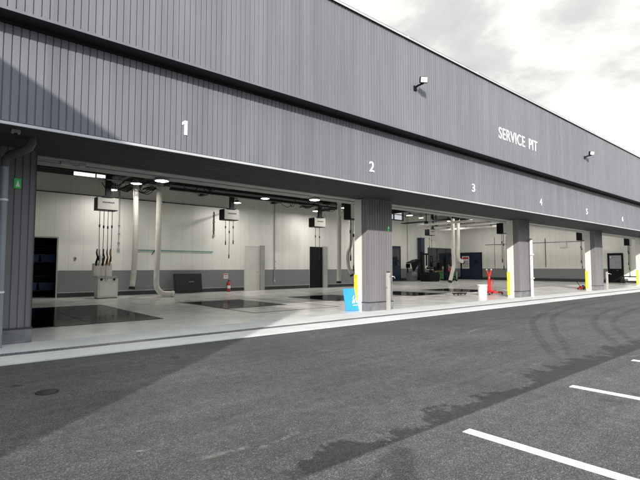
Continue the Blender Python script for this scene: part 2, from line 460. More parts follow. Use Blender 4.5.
# numbers and name
def text_mb(txt, x0, x1, z0, z1, y, mat, name, parent, off=.0, th=.012, label=None):
    cu = bpy.data.curves.new('lettering_curve', 'FONT'); cu.body = txt; cu.size = 1; cu.extrude = .02; cu.offset = off; cu.resolution_u = 6; cu.space_word = 1.7; cu.space_character = 1.08
    t = bpy.data.objects.new('lettering_tmp', cu); col.objects.link(t)
    bpy.context.view_layer.update()
    me = bpy.data.meshes.new_from_object(t.evaluated_get(bpy.context.evaluated_depsgraph_get()))
    bpy.data.objects.remove(t)
    xs = [v.co.x for v in me.vertices]; ys = [v.co.y for v in me.vertices]
    ax, bx, ay, by = min(xs), max(xs), min(ys), max(ys); og = ORG[parent.name]
    for v in me.vertices:
        X = x0 + (v.co.x-ax)/(bx-ax)*(x1-x0); Z = z0 + (v.co.y-ay)/(by-ay)*(z1-z0)
        Yv = y - (th if v.co.z > 0 else 0)
        v.co = (X-og[0], Yv-og[1], Z-og[2])
    me.materials.clear(); me.materials.append(mat)
    import bmesh
    bm = bmesh.new(); bm.from_mesh(me); bmesh.ops.recalc_face_normals(bm, faces=bm.faces[:]); bm.to_mesh(me); bm.free()
    o = bpy.data.objects.new(name, me); col.objects.link(o); o.parent = parent; ORG[o.name] = og
    if label: o['label'] = label
    return o
for n, xx in enumerate((3.65, 8.93, 13.99, 19.17, 24.2, 29.5)):
    w = .062 if n == 0 else .095
    if n == 0:
        MB().prism([(-.012, 0), (.052, 0), (.052, .28), (-.002, .28), (-.058, .238), (-.058, .182), (-.012, .212)], lambda a, b: (3.65+a, YL-.002, 3.955+b), lambda a, b: (3.65+a, YL-.012, 3.955+b)).build('bay_number', M_letter, bld)['label'] = 'white bay number 1'
        continue
    text_mb(str(n+1), xx-w, xx+w, 3.955, 4.235, YL-.002, M_letter, 'bay_number', bld, .012, label='white bay number %d' % (n+1))
text_mb('SERVICE PIT', 15.2, 18.24, 5.98, 6.40, YU-.002, M_letter, 'lettering', bld, .008, .008, label='white SERVICE PIT lettering')
# piers
PX = [(.30, 1.46), (10.45, 11.62), (20.46, 21.55), (30.0, 31.2), (39.9, 41.1)]
for k, (x0, x1) in enumerate(PX):
    c = MB()
    ribbed(x0, x1, YC, .30, ZS, .118, mb=c)
    ribbed_x(x0, YC, YC+.26, .30, ZS, .13, c)
    c.box(x0+.02, x1-.001, YC+.02, YC+.56, .02, ZS)
    c.quad((x1, YC, .30), (x1, YC+.56, .30), (x1, YC+.56, ZS), (x1, YC, ZS))
    pier = P_(c, 'column', M_col)
    MB().box(x0-.012, x1+.012, YC-.014, YC+.30, .02, .27).build('column_base', M_plinth, pier, org=ORG[bld.name], bevel=.008)
    MB().box(x0-.02, x1+.02, YC-.022, YC+.28, .272, .298).build('base_trim', M_cap, pier, org=ORG[bld.name])
    if k:
        MB().box(x0-.015, x0+.018, YC+.262, YC+.57, .02, ZS-.021).build('jamb', M_jamb, pier, org=ORG[bld.name])
        MB().box(x0-.045, x0-.016, YC+.44, YC+.585, .10, 1.16).build('corner_guard', M_yellow, pier, org=ORG[bld.name], bevel=.01)
    else:
        MB().box(x1-.015, x1+.03, YC+.30, YC+.62, .02, ZS-.021).build('jamb', M_jamb, pier, org=ORG[bld.name])
sw = ribbed(BX0, .29, 10.02, .02, ZS, .118); sw.box(BX0, .29, 10.05, 10.2, .02, ZS)
P_(sw, 'side_front_wall', M_col)
# rear wall of the first bays
YR = 23.3
w = MB()
w.box(-.3, 3.2, YR, YR+.2, .018, 5.63).box(3.2, 4.31, YR, YR+.2, 2.7, 5.63).box(4.31, 27, YR, YR+.2, .018, 5.63)
rw = P_(w, 'rear_wall', M_white)
og = ORG[bld.name]
b = MB()
for x0, x1 in ((-.3, 3.2), (4.31, 14.05), (15.42, 19.0), (20.5, 27)): b.box(x0, x1, YR-.006, YR-.001, .245, 1.24)
b.build('dado', M_dado, rw, org=og)
b = MB()
for x0, x1 in ((-.3, 3.2), (4.31, 14.05), (15.42, 19.0), (20.5, 27)): b.box(x0, x1, YR-.02, YR-.001, .018, .225)
b.build('skirting', M_skirt, rw, org=og)
b = MB()
for x0, x1 in ((-.3, 3.2), (4.31, 14.05), (15.42, 19.0), (20.5, 27)): b.box(x0, x1, YR-.028, YR-.001, .226, .244)
b.build('skirting_cap', M_whitep, rw, org=og)
WINS = [(4.86, 6.86), (10.7, 12.5), (16.5, 18.4), (22.6, 24.4)]
bb = MB(); px = -.3
for x0, x1 in WINS:
    bb.box(px, x0, YR, YR+.2, 5.635, 6.2); bb.box(x0, x1, YR, YR+.2, 6.0, 6.2); px = x1
bb.box(px, 27, YR, YR+.2, 5.635, 6.2)
P_(bb, 'upper_dark_wall', M_ceil)
for x0, x1 in WINS:
    fr = MB(); t = .035
    fr.box(x0, x1, YR-.02, YR+.08, 5.965, 6.0).box(x0, x1, YR-.02, YR+.08, 5.632, 5.655)
    fr.box(x0, x0+t, YR-.02, YR+.08, 5.655, 5.965).box(x1-t, x1, YR-.02, YR+.08, 5.655, 5.965)
    xm = (x0+x1)/2; fr.box(xm-.02, xm+.02, YR-.02, YR+.08, 5.655, 5.965)
    fo = P_(fr, 'window', M_cap)
    MB().box(x0+t, x1-t, YR+.03, YR+.036, 5.655, 5.965).build('pane', M_glass, fo, org=og)
# store room behind the dark doorway
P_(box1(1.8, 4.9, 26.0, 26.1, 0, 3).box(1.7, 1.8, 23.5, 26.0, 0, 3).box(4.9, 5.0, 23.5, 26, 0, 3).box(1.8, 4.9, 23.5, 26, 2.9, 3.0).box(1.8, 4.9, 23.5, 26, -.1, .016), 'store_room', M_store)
P_(box1(3.14, 3.2, YR-.03, YR+.21, .02, 2.76).box(4.31, 4.37, YR-.03, YR+.21, .02, 2.76).box(3.2, 4.31, YR-.03, YR+.21, 2.7, 2.76), 'door_frame', M_steel2)
# white flush door and black door on the rear wall
def door(x0, x1, y, z1, leaf, frame, hinge=1, name='door'):
    fr = MB().box(x0, x0+.07, y-.05, y-.001, .02, z1).box(x1-.07, x1, y-.05, y-.001, .02, z1).box(x0+.07, x1-.07, y-.05, y-.001, z1-.07, z1)
    lf = MB().box(x0+.072, x1-.072, y-.035, y-.001, .025, z1-.072)
    d_ = P_(lf, name, leaf); fr.build('frame', frame, d_, org=og)
    hx = x1-.16 if hinge > 0 else x0+.16
    MB().tube([(hx, y-.036, 1.1), (hx, y-.08, 1.1), (hx-.12*hinge, y-.08, 1.1)], .011, 8).build('handle', M_chrome, d_, org=og)
    return d_
door(14.10, 15.12, YR, 2.66, M_offw, M_offw)
P_(box1(15.13, 15.40, YR-.16, YR-.001, .02, 2.70), 'door_pocket', M_steel2)
door(19.04, 20.10, YR, 2.74, M_black, M_black)
P_(box1(20.11, 20.48, YR-.16, YR-.001, .02, 2.78), 'door_pocket', M_steel2)
# end wall, partition, left wall, deep rear wall
XE = 46.0
e = P_(box1(XE, XE+.2, 9.92, 29.2, .018, 7.55), 'end_wall', M_whiteY)
MB().box(XE-.006, XE-.001, 14.25, 29.2, .30, 1.24).build('dado', M_dado, e, org=og)
MB().box(XE-.02, XE-.001, 14.25, 29.2, .018, .298).build('skirting', M_skirt, e, org=og)
P_(box1(26.99, 27.19, YR+.205, 29.2, .018, 7.55).box(26.99, 27.19, YR-.01, YR+.2, 6.21, 7.55), 'partition_wall', M_whiteY)
P_(box1(-.3, -.1, 11.2, YR, .018, 7.5), 'side_wall', M_whiteY)
YB = 29.2; HX0, HX1 = 33.2, 36.0
w = MB().box(27.2, HX0, YB, YB+.2, .018, 7.55).box(HX1, XE, YB, YB+.2, .018, 7.55).box(HX0, HX1, YB, YB+.2, .018, 6.0).box(HX0, HX1, YB, YB+.2, 7.15, 7.55)
dw = P_(w, 'deep_rear_wall', M_white)
MB().box(27.2, XE-.03, YB-.006, YB-.001, .30, 1.24).build('dado', M_dado, dw, org=og)
MB().box(27.2, XE-.03, YB-.02, YB-.001, .018, .298).build('skirting', M_skirt, dw, org=og)
fr = MB(); t = .10
fr.box(HX0, HX1, YB-.06, YB+.1, 6.0, 6.0+t).box(HX0, HX1, YB-.06, YB+.1, 7.15-t, 7.15).box(HX1-t, HX1, YB-.06, YB+.1, 6.1, 7.05).box(HX0, HX0+t, YB-.06, YB+.1, 6.1, 7.05)
fr.box(34.55, 34.63, YB-.05, YB+.1, 6.1, 7.05).box(HX0+t, HX1-t, YB-.04, YB+.09, 6.58, 6.64)
fo = P_(fr, 'window', M_cap); MB().box(HX0+t, HX1-t, YB+.03, YB+.036, 6.1, 7.05).build('pane', M_glass, fo, org=og)
# office window and half-glazed doors at the back
fr = MB(); x0, x1, z0, z1 = 40.0, 45.0, 1.45, 3.45
fr.box(x0, x1, YB-.08, YB-.001, z0, z0+.1).box(x0, x1, YB-.08, YB-.001, z1-.1, z1)
for q in (x0, x0+1.6, x0+3.25, x1-.1): fr.box(q, q+.1, YB-.08, YB-.001, z0+.1, z1-.1)
fo = P_(fr, 'window', M_cap); MB().box(x0+.1, x1-.1, YB-.03, YB-.022, z0+.1, z1-.1).build('pane', M_dglass, fo, org=og)
dd = door(33.9, 35.5, YB, 3.45, M_navy, M_black)
MB().box(34.1, 35.3, YB-.045, YB-.036, 1.5, 3.2).build('pane', M_dglass, dd, org=og)
# navy double doors and black service door on the end wall
def xdoor(y0, y1, z1, mat, double=False):
    d_ = P_(MB().box(XE-.04, XE-.001, y0+.08, y1-.08, .025, z1-.08), 'door', mat)
    MB().box(XE-.07, XE-.001, y0, y0+.078, .02, z1).box(XE-.07, XE-.001, y1-.078, y1, .02, z1).box(XE-.07, XE-.001, y0+.078, y1-.078, z1-.078, z1).build('frame', M_black, d_, org=og)
    ym = (y0+y1)/2
    if double:
        MB().box(XE-.046, XE-.041, ym-.01, ym+.01, .03, z1-.09).build('meeting_seam', M_black, d_, org=og)
        for s in (-1, 1):
            MB().box(XE-.05, XE-.041, ym+s*.62-.20, ym+s*.62+.20, 1.75, 2.25).build('pane', M_dglass, d_, org=og)
    MB().tube([(XE-.04, ym-.1, 1.1), (XE-.1, ym-.1, 1.1), (XE-.1, ym-.25, 1.1)], .014, 8).build('handle', M_chrome, d_, org=og)
    return d_
xdoor(26.4, 29.05, 3.02, M_navy, True)
sd = xdoor(13.0, 14.22, 2.62, M_black)
MB().box(XE-.052, XE-.041, 13.15, 14.06, 1.25, 2.42).build('pane', pbr('frosted_glass', (.30, .33, .35), .3), sd, org=og)
MB().box(XE-.058, XE-.053, 13.92, 14.02, 2.20, 2.32).build('notice', M_paper, sd, org=og)
# ceilings and beams
P_(box1(-.1, 26.98, 11.16, YR, 6.2, 6.3), 'ceiling', M_ceil)
P_(box1(27.0, XE, 11.16, YB, 7.5, 7.58), 'rear_ceiling', M_ceil2)
def ibeam_x(x0, x1, y, z, h=.35, w=.2):
    return MB().box(x0, x1, y-w/2, y+w/2, z, z+.025).box(x0, x1, y-w/2, y+w/2, z+h-.025, z+h).box(x0, x1, y-.015, y+.015, z+.025, z+h-.025)
def ibeam_y(x, y0, y1, z, h=.35, w=.2):
    return MB().box(x-w/2, x+w/2, y0, y1, z, z+.025).box(x-w/2, x+w/2, y0, y1, z+h-.025, z+h).box(x-.015, x+.015, y0, y1, z+.025, z+h-.025)
P_(MB().box(8.4, 19.5, 20.5, 20.7, 5.24, 5.42).box(8.4, 19.5, 20.5, 20.7, 5.00, 5.12), 'overhead_track', M_steel)
P_(MB().box(8.4, 19.5, 20.54, 20.66, 5.122, 5.238), 'track_rail', M_steel2)
for xx in (8.6, 13.9, 19.2): P_(MB().box(xx, xx+.1, 20.55, 20.65, 5.422, 6.19), 'track_hanger', M_steel)
for y, z in ((13.4, 5.75), (16.4, 5.72), (19.4, 5.72), (22.6, 5.72)): P_(ibeam_x(0, 26.9, y, z), 'beam', M_steel)
for xx in (1.6, 6.4, 11.2, 16, 20.8, 25.6): P_(ibeam_y(xx, 11.2, YR-.02, 5.30, .40, .22), 'cross_beam', M_steel)
for y in (14, 18, 22, 26): P_(ibeam_x(27.3, XE-.05, y, 6.9, .5, .25), 'beam', M_steel2)
for xx in (31.2, 36, 41): P_(ibeam_y(xx, 11.2, YB-.05, 6.35, .5, .25), 'cross_beam', M_steel2)

# ------------------------------------------------------------------ wing on the left (out of frame, throws the big shadow)
wg = thing('adjoining_wing', (-12, 6, 0), 'grey rendered wing of the dealership standing left of the bays', 'building')
WY0, WZ = 1.15, 6.53
MB().box(-22, -3.02, WY0, 28, 0, WZ-.2).build('wall', M_lime, wg)
MB().box(-22.05, -3.005, WY0-.02, 28.05, WZ-.2, WZ).build('roof_edge', M_cap, wg)
for k in range(5):
    wf = MB().box(-20+k*3.4, -17.6+k*3.4, WY0-.04, WY0-.002, .9, 3.2).build('window', M_cap, wg)
    MB().box(-19.9+k*3.4, -17.7+k*3.4, WY0-.05, WY0-.042, 1.0, 3.1).build('pane', M_dglass, wf, org=ORG[wg.name])

# unseen buildings added behind the camera to block low sky and deepen shade
def sky_blocker(x0, x1, y, h, lab):
    t = thing('sky_blocker', ((x0+x1)/2, y, 0), lab, 'building', 'added unseen buildings blocking the low sky')
    MB().box(x0, x1, y-16, y, 0, h-.3).build('wall', M_lime, t)
    MB().box(x0-.2, x1+.2, y-16.2, y+.2, h-.3, h).build('roof', M_cap, t)
    k = x0+4
    while k < x1-5:
        w_ = MB().box(k, k+3, y+.002, y+.06, 1, h*.32).build('window', M_cap, t)
        MB().box(k+.1, k+2.9, y+.061, y+.07, 1.1, h*.32-.1).build('pane', M_dglass, w_, org=ORG[t.name]); k += 7
sky_blocker(-75, -22, -42, 12, 'added unseen building blocking the low sky on the left side')
sky_blocker(-20, 30, -44, 13, 'taller added unseen building blocking the low sky in the middle')
sky_blocker(32, 110, -40, 11.5, 'long added unseen building blocking the low sky on the right side')

# ------------------------------------------------------------------ fixtures
# downpipe beside the first pier
dp = thing('downpipe', (.93, 9.55, 0), 'blue grey rain downpipe with a dark offset elbow beside the first pier', 'downpipe')
MB().tube([(.93, 9.55, .0), (.93, 9.55, 3.22)], .058, 14).build('pipe', M_pipe, dp)
MB().tube([(.93, 9.55, 3.16), (.93, 9.53, 3.27), (.98, 9.42, 3.335), (1.12, 9.12, 3.38), (1.20, 9.0, 3.43), (1.23, 8.95, 3.50), (1.23, 8.95, ZS)], [.066, .07, .075, .075, .075, .07, .07], 14).build('elbow', M_darkrub, dp)
for z in (.95, 2.55): MB().lathe([(.066, z), (.066, z+.035)], (.93, 9.55, 0), 14).box(.90, .96, 9.6, YC-.001, z, z+.03).build('clip', M_whitep, dp)
sv = thing('ceiling_sensor', (.95, 8.6, ZS), 'small sensor box under the canopy soffit at the left end', 'sensor')
MB().box(.90, 1.02, 8.55, 8.65, ZS-.05, ZS-.001).build('housing', M_steel2, sv); MB().lathe([(.02, ZS-.075), (.028, ZS-.051)], (.96, 8.6, 0), 12).build('lens', M_black, sv)

# green plates on the piers
def plate(x, z, w, h, m, lab, white):
    t = thing('green_sign', (x, YC, z), lab, 'sign', 'green signs on the piers')
    MB().box(x-w/2, x+w/2, YC-.022, YC-.004, z-h/2, z+h/2).build('plate', m, t, bevel=.006)
    q = MB()
    if white == 1:
        q.prism([(-.028, -.06), (.04, -.06), (.018, .0), (.012, .05), (-.004, .05), (-.012, 0)], lambda a, b: (x+a, YC-.0225, z+b), lambda a, b: (x+a, YC-.026, z+b))
    else:
        q.box(x-w/2+.02, x+w/2-.02, YC-.026, YC-.0225, z-.01, z+h/2-.03)
    q.build('pictogram', M_letter, t); return t
plate(1.16, 2.93, .115, .19, M_gsign, 'bright green plate with a white mark on the dark first pier', 1)
plate(11.42, 2.66, .085, .17, M_gsign, 'small green and white plate on the second pier under bay number 2', 2)

# floodlights
def flood(x, lab):
    t = thing('floodlight', (x, YU, 6.55), lab, 'floodlight', 'floodlights on the upper wall', local=True)
    MB().box(-.06, .06, -.035, -.003, -.08, .06).build('wall_plate', M_black, t, (0,0,0), bevel=.006)
    MB().tube([(0, -.02, .0), (0, -.10, .035), (0, -.22, .045), (.0, -.31, .05)], .03, 8).build('arm', M_black, t, (0,0,0))
    Mx = Matrix.Rotation(R(-32), 3, 'Z') @ Matrix.Rotation(R(12), 3, 'X')
    c = Vector((.0, -.32, .14))
    h = MB().obox(c, (.112, .033, .085), Mx).build('housing', M_black, t, (0,0,0), bevel=.012)
    fins = MB()
    for i in range(6): fins.obox(c + Mx @ Vector((-.10+i*.04, .05, 0)), (.005, .016, .08), Mx)
    fins.build('cooling_fin', M_black, h, (0,0,0))
    MB().obox(c + Mx @ Vector((0, -.037, 0)), (.094, .003, .068), Mx).build('lens', M_floodlens, t, (0,0,0))
    return t
f1 = flood(10.42, 'black floodlight on a short arm high above bay numbers 2 and 3')
f2 = copy_tree(f1); f2.location.x = 23.2; f2['label'] = 'distant black floodlight on a short arm right of the SERVICE PIT lettering'

# pendant lamps
def lamp():
    t = thing('pendant_lamp', (0,0,0), 'x', 'lamp', 'lit pendant lamps under the workshop ceiling', local=True)
    MB().tube([(0,0,.14), (0,0,1.27)], .012, 6).build('stem', M_steel, t)
    MB().lathe([(.05, .16), (.09, .15), (.11, .07), (.235, .0), (.24, -.012), (.225, -.012), (.10, .05)], seg=22).build('shade', M_steel2, t)
    MB().lathe([(.0, -.03), (.16, -.022), (.215, -.004), (.215, .004), (.0, .006)], seg=22).build('lens', M_lens, t)
    bulb(t, 46, -.035)
    return t
L0 = lamp(); first = True
BAYW = ['first bay', 'second bay', 'third bay', 'fourth bay']
lamps = []
for i, xx in enumerate((6.45, 12.75, 18.55, 24.6)):
    for j, yy in enumerate((19.4, 21.7)):
        lamps.append((xx + (0, -.3)[j] + (0, .15, 0, 0)[i], yy, 4.9, '%s lit pendant lamp of the pair over %s, nearer the %s' % (('front', 'back')[j], ('the oil cabinet', 'the white door', 'the black door', 'the second pier')[i], ('opening', 'rear wall')[j])))
for i, xx in enumerate((29.5, 34, 38.5, 43)):
    for j, yy in enumerate((15.5, 20.5, 25.5)):
        lamps.append((xx, yy, 5.9, 'lit pendant lamp in the deep bay, %s row, %s from the second pier' % (('front', 'middle', 'back')[j], ('first', 'second', 'third', 'fourth')[i])))
for x, y, z, lab in lamps:
    o = L0 if first else copy_tree(L0); first = False
    o.location = (x, y, z); o['label'] = lab

# round lights under the door header
def hlight():
    t = thing('canopy_light', (0,0,0), 'x', 'lamp', 'round lights under the door header', local=True)
    MB().lathe([(.16, -.001), (.19, -.02), (.19, -.05), (.165, -.055)], seg=22).build('housing', M_steel2, t)
    MB().lathe([(.0, -.075), (.10, -.072), (.155, -.058), (.155, -.05), (0, -.045)], seg=22).build('lens', M_lens2, t)
    bulb(t, 5, -.08, .25)
    return t
h0 = hlight()
for i, (xx, lab) in enumerate(((4.25, 'round lit lamp under the door header above the first black pit cover'), (9.15, 'round lit lamp under the door header left of the second pier'))):
    o = h0 if i == 0 else copy_tree(h0); o.location = (xx, 10.95, ZS-.02); o['label'] = lab
# small boxes and cable under the header at the left
t = thing('junction_box', (2.0, 10.45, ZS), 'small grey junction boxes and cable under the header at the left end', 'junction box')
MB().box(1.95, 2.15, 10.40, 10.52, ZS-.09, ZS-.022).build('housing', M_steel2, t, bevel=.008)
MB().box(2.30, 2.42, 10.40, 10.50, ZS-.075, ZS-.022).build('small_housing', M_steel2, t, bevel=.008)
MB().tube([(1.5, 10.46, ZS-.04), (1.95, 10.46, ZS-.045)], .012, 6).tube([(2.15, 10.46, ZS-.045), (2.3, 10.46, ZS-.045)], .012, 6).build('cable', M_steel2, t)

# hose reel banks (white box, black side, hoses)
def reel(nh, drop, small=False):
    t = thing('hose_reel', (0,0,0), 'x', 'hose reel', 'hose reel boxes hanging in the bays', local=True)
    w, d_, h = (.85, .55, .56) if not small else (.46, .40, .62)
    MB().box(-.11, .11, -.08, .08, h+.002, 2.35-h*.0).box(-.2, .2, -.15, .15, h+.001, h+.05).box(-.03, .32, -.02, .02, 1.15, 1.19).build('mount_post', M_steel, t)
    hs = MB().box(-w/2, w/2, 0, d_, 0, h).build('housing', M_black, t, bevel=.01)
    fp = MB().box(-w/2+.012, w/2+.004, -.02, -.001, .03, h-.01)
    if not small: fp.box(w/2+.001, w/2+.016, -.02, d_, .03, h-.01)
    fp.build('front_panel', M_offw, t)
    q = MB(); rr = random.Random(3); xx = -w*.26
    while xx < w*.28:
        ww = rr.uniform(.025, .06); q.box(xx, xx+ww, -.025, -.0205, h*.55, h*.55+rr.uniform(.05, .07)); xx += ww+.012
    if not small: q.build('lettering', M_dletter, t)
    xs = [(-.5+(k+.5)/nh)*w*.8 for k in range(nh)]
    for k, hx in enumerate(xs):
        dr = drop[k % len(drop)]; yy = d_*.4
        MB().tube([(hx, yy, .02), (hx, yy, -.5*dr), (hx+.01*(-1)**k, yy, -dr)], .014, 7).build('hose', M_rub, t)
        MB().lathe([(.012, -dr-.26), (.028, -dr-.24), (.03, -dr-.1), (.016, -dr)], (hx+.01*(-1)**k, yy, 0), 10).build('nozzle', M_black if k % 2 == 0 else M_rub, t)
        MB().lathe([(.034, -.35*dr-.06), (.034, -.35*dr+.06)], (hx, yy, 0), 9).build('hose_stop', M_black if k % 2 else M_rub, t)
    return t
t = reel(4, (1.95, 2.05, 2.1, 1.98)); t.location = (5.79, 21, 3.87); t['label'] = 'white hose reel box above the white oil cabinet, four hoses hanging down'
t = reel(3, (1.05, 1.75, 1.0)); t.location = (11.88, 21, 3.85); t['label'] = 'white hose reel box over the second bay with three short hoses'
t = reel(2, (1.6, 1.7)); t.location = (17.95, 21, 3.83); t['label'] = 'white hose reel box left of the second pier, in front of the black door'
t = reel(2, (.9, 1.3)); t.location = (35.0, 25, 4.30); t['label'] = 'white hose reel box in the deep third bay above the tyre machine'
s0 = reel(2, (1.4, 1.8), True)
sm = [((12.82, 12.85, 3.30), 'narrow black hose reel box beside the cream jamb of the second pier'),
      ((24.95, 12.85, 3.30), 'narrow black hose reel box hanging left of the third pier'),
      ((36.05, 12.65, 3.33), 'narrow black hose reel box hanging left of the fourth pier'),
      ((44.4, 12.0, 3.20), 'farthest narrow black hose reel box, beside the black service door')]
for i, (p, lab) in enumerate(sm):
    o = s0 if i == 0 else copy_tree(s0); o.location = p; o['label'] = lab

# oil dispensing cabinet under the first reel
cb = thing('oil_cabinet', (5.95, 21.5, .018), 'white two tier oil dispensing cabinet below the hose reel box', 'cabinet')
MB().box(5.58, 6.42, 21.4, 21.95, .05, .95).build('lower_cabinet', M_offw, cb, bevel=.012)
MB().box(5.54, 6.46, 21.36, 21.97, .952, .985).build('counter', M_chrome, cb)
MB().box(5.46, 6.22, 21.62, 21.95, .99, 1.56).build('upper_panel', M_offw, cb, bevel=.01)
MB().box(5.60, 6.40, 21.44, 21.93, .018, .05).build('plinth', M_skirt, cb)
MB().box(5.65, 6.35, 21.385, 21.398, .12, .72).build('door', M_whitep, cb, bevel=.004)
for k, xx in enumerate((5.72, 5.92, 6.25)):
    MB().lathe([(.0, -.03), (.05, -.025), (.05, .0)], (xx, 21.398, .85), 14, 'y').build('gauge', M_black if k != 1 else M_chrome, cb)
for k, (xx, m) in enumerate(((5.55, M_black), (5.68, M_offw), (5.82, M_black), (5.97, M_brass), (6.10, M_brass))):
    MB().tube([(xx, 21.66, 1.46), (xx-.01, 21.57, 1.62), (xx+.03, 21.54, 1.82), (xx, 21.60, 2.02), (xx+.02, 21.62, 2.2)], [.045, .05, .04, .035, .022], 8).build('dispensing_gun', m, cb)

# exhaust ducts
def duct(name, path, r, lab, grp='cream exhaust hoses hanging in the bays', rings=True):
    t = thing(name, path[-1], lab, 'exhaust hose', grp)
    P = [Vector(q) for q in path]; P = [2*P[0]-P[1]] + P + [2*P[-1]-P[-2]]; sm_ = []
    for i in range(1, len(P)-2):
        L = max(6, int((P[i+1]-P[i]).length/.055))
        for k in range(L):
            u = k/L; a, b_, c_, d_ = P[i-1:i+3]
            sm_.append(.5*((2*b_)+(c_-a)*u+(2*a-5*b_+4*c_-d_)*u*u+(3*b_-a-3*c_+d_)*u**3))
    sm_.append(P[-2])
    MB().tube(sm_, [r*(1.035 if k % 2 else .965) for k in range(len(sm_))], 14).build('hose', M_duct, t)
    p = Vector(path[-1]); q = Vector(path[-2]); dr = (p-q).normalized()
    MB().tube([p+dr*.002, p+dr*.12], [r*1.12, r*1.2], 14).build('nozzle', M_rub if rings else M_duct, t)
    MB().tube([Vector(path[0])+Vector((0,0,.0)), Vector(path[0])+Vector((0,0,.18))], r*1.35, 14).build('ceiling_collar', M_steel2, t)
    return t
duct('exhaust_hose', [(6.80, 20.5, 5.05), (6.84, 20.5, 3.0), (6.80, 20.5, 1.2), (6.74, 20.5, .55)], .115, 'straight cream exhaust hose hanging right of the oil cabinet')
duct('exhaust_hose', [(7.86, 20.5, 5.05), (7.84, 20.5, 2.2), (7.80, 20.5, .75), (7.90, 20.5, .36), (8.12, 20.5, .2), (8.5, 20.52, .17)], .125, 'cream exhaust hose curling along the floor towards the black panel', rings=False)
duct('exhaust_hose', [(17.72, 19, 5.05), (17.70, 19, 3), (17.68, 19, 1.4), (17.66, 19, .6)], .12, 'straight cream exhaust hose left of the second pier')
duct('exhaust_hose', [(18.62, 19, 5.05), (18.66, 19, 3.0), (18.40, 19, 2.2), (18.42, 19, 1.5), (18.66, 19, 1.0)], .10, 'wavy cream exhaust hose next to the cream jamb of the second pier')
duct('exhaust_hose', [(33.75, 22, 6.2), (33.70, 22, 3.0), (33.75, 22, 1.6), (33.45, 22, .8), (33.2, 22, .25)], .15, 'long cream exhaust hose reaching the floor in the third bay')
duct('exhaust_hose', [(34.55, 22, 6.2), (34.5, 22, 3.4), (34.42, 22, 2.4), (34.62, 22, 2.05), (35.1, 22, 1.85)], .14, 'short cream exhaust hose curled up before the navy double doors')
# exhaust rails: pale overhead tracks
for k, (p0, p1, lab) in enumerate((((33.4, 12.2, 5.15), (33.4, 25.5, 5.15), 'long white overhead exhaust rail crossing the third bay'),
                                   ((36.3, 13.5, 5.15), (36.3, 26.5, 5.15), 'white overhead exhaust rail behind the first one in the third bay'),
                                   ((39.8, 14.0, 5.2), (39.8, 27.5, 5.2), 'white overhead exhaust rail nearest the navy double doors'))):
    t = thing('exhaust_rail', ((p0[0]), p0[1], p0[2]), lab, 'exhaust rail', 'white overhead rails in the third bay')
    MB().box(p0[0]-.09, p0[0]+.09, p0[1], p1[1], p0[2]-.1, p0[2]+.1).build('track', M_whitep, t, bevel=.02)
    for yy in (p0[1]+1, (p0[1]+p1[1])/2, p1[1]-1):
        MB().box(p0[0]-.03, p0[0]+.03, yy-.03, yy+.03, p0[2]+.102, 7.48).box(p0[0]-.16, p0[0]+.16, yy-.1, yy+.1, p0[2]+.102, p0[2]+.3).build('hanger', M_steel, t)
    MB().box(p0[0]-.14, p0[0]+.14, p0[1]+3.2, p0[1]+3.6, p0[2]-.28, p0[2]-.102).build('trolley', M_black, t, bevel=.02)
# ceiling services: pipe runs and cable ladders
t = thing('service_pipe', (8, 15.2, 5.2), 'pale service pipe running along under the beams of the first bays', 'pipe')
MB().tube([(5.6, 15.6, 5.10), (26.5, 15.6, 5.10)], .05, 10).build('pipe', M_steel2, t)
for xx in (7, 11, 15, 19, 23): MB().box(xx-.015, xx+.015, 15.58, 15.62, 5.152, 6.19).build('hanger', M_steel, t)
def ladder(x, y0, y1, z, lab):
    t = thing('cable_ladder', (x, y0, z), lab, 'cable ladder', 'dark cable ladders under the ceiling')
    b = MB().box(x-.22, x-.19, y0, y1, z, z+.08).box(x+.19, x+.22, y0, y1, z, z+.08)
    yy = y0+.1
    while yy < y1: b.box(x-.19, x+.19, yy, yy+.03, z+.01, z+.04); yy += .3
    b.build('ladder', M_steel, t)
    for yy in (y0+.6, (y0+y1)/2, y1-.6): MB().box(x-.2, x-.19, yy, yy+.02, z+.082, 6.19 if x < 27 else 7.49).box(x+.19, x+.2, yy, yy+.02, z+.082, 6.19 if x < 27 else 7.49).build('hanger', M_steel, t)
    for k in range(4):
        xx = x-.14+k*.09
        pts = [(xx+random.uniform(-.02, .02), y0+(y1-y0)*i/8, z+.06+random.uniform(0, .03)) for i in range(9)]
        MB().tube(pts, .014, 6).build('cable', M_rub, t)
    return t
ladder(6.9, 12, 22.8, 5.05, 'dark cable ladder over the first bay with loose cables')
ladder(8.1, 12, 22.8, 5.22, 'dark cable ladder beside the first cross beam')
ladder(18.0, 12, 22.8, 5.18, 'dark cable ladder above the second hose reel boxes')
ladder(19.3, 13, 22.8, 5.05, 'dark cable ladder left of the second pier')
ladder(35.0, 13, 28.5, 5.6, 'dark cable ladder over the tyre machine')
def loops(x, y, z, lab):
    t = thing('air_line', (x, y, z), lab, 'air line', 'looping dark air lines near the ceiling')
    rr = random.Random(int(x*10))
    for k in range(5):
        a0 = rr.uniform(-.7, .7); a1 = a0+rr.uniform(.5, 1.2); dz = rr.uniform(.2, .5); yy = rr.uniform(-.6, .6)
        MB().tube([(x+a0+(a1-a0)*i/8, y+yy, z+.35-dz*math.sin(math.pi*i/8)+.25*rr.uniform(-.1, .1)) for i in range(9)], .018, 6).build('line', M_rub, t)
    MB().tube([(x-.9, y, z+.36), (x+1.7, y, z+.36)], .03, 8).build('header_pipe', M_steel2, t)
    return t
loops(6.0, 20.4, 4.75, 'tangled dark air lines beside the first reel box post')
loops(18.3, 20.4, 4.75, 'tangled dark air lines left of the second pier')
loops(36.5, 23.5, 5.2, 'tangled dark air lines over the third bay')
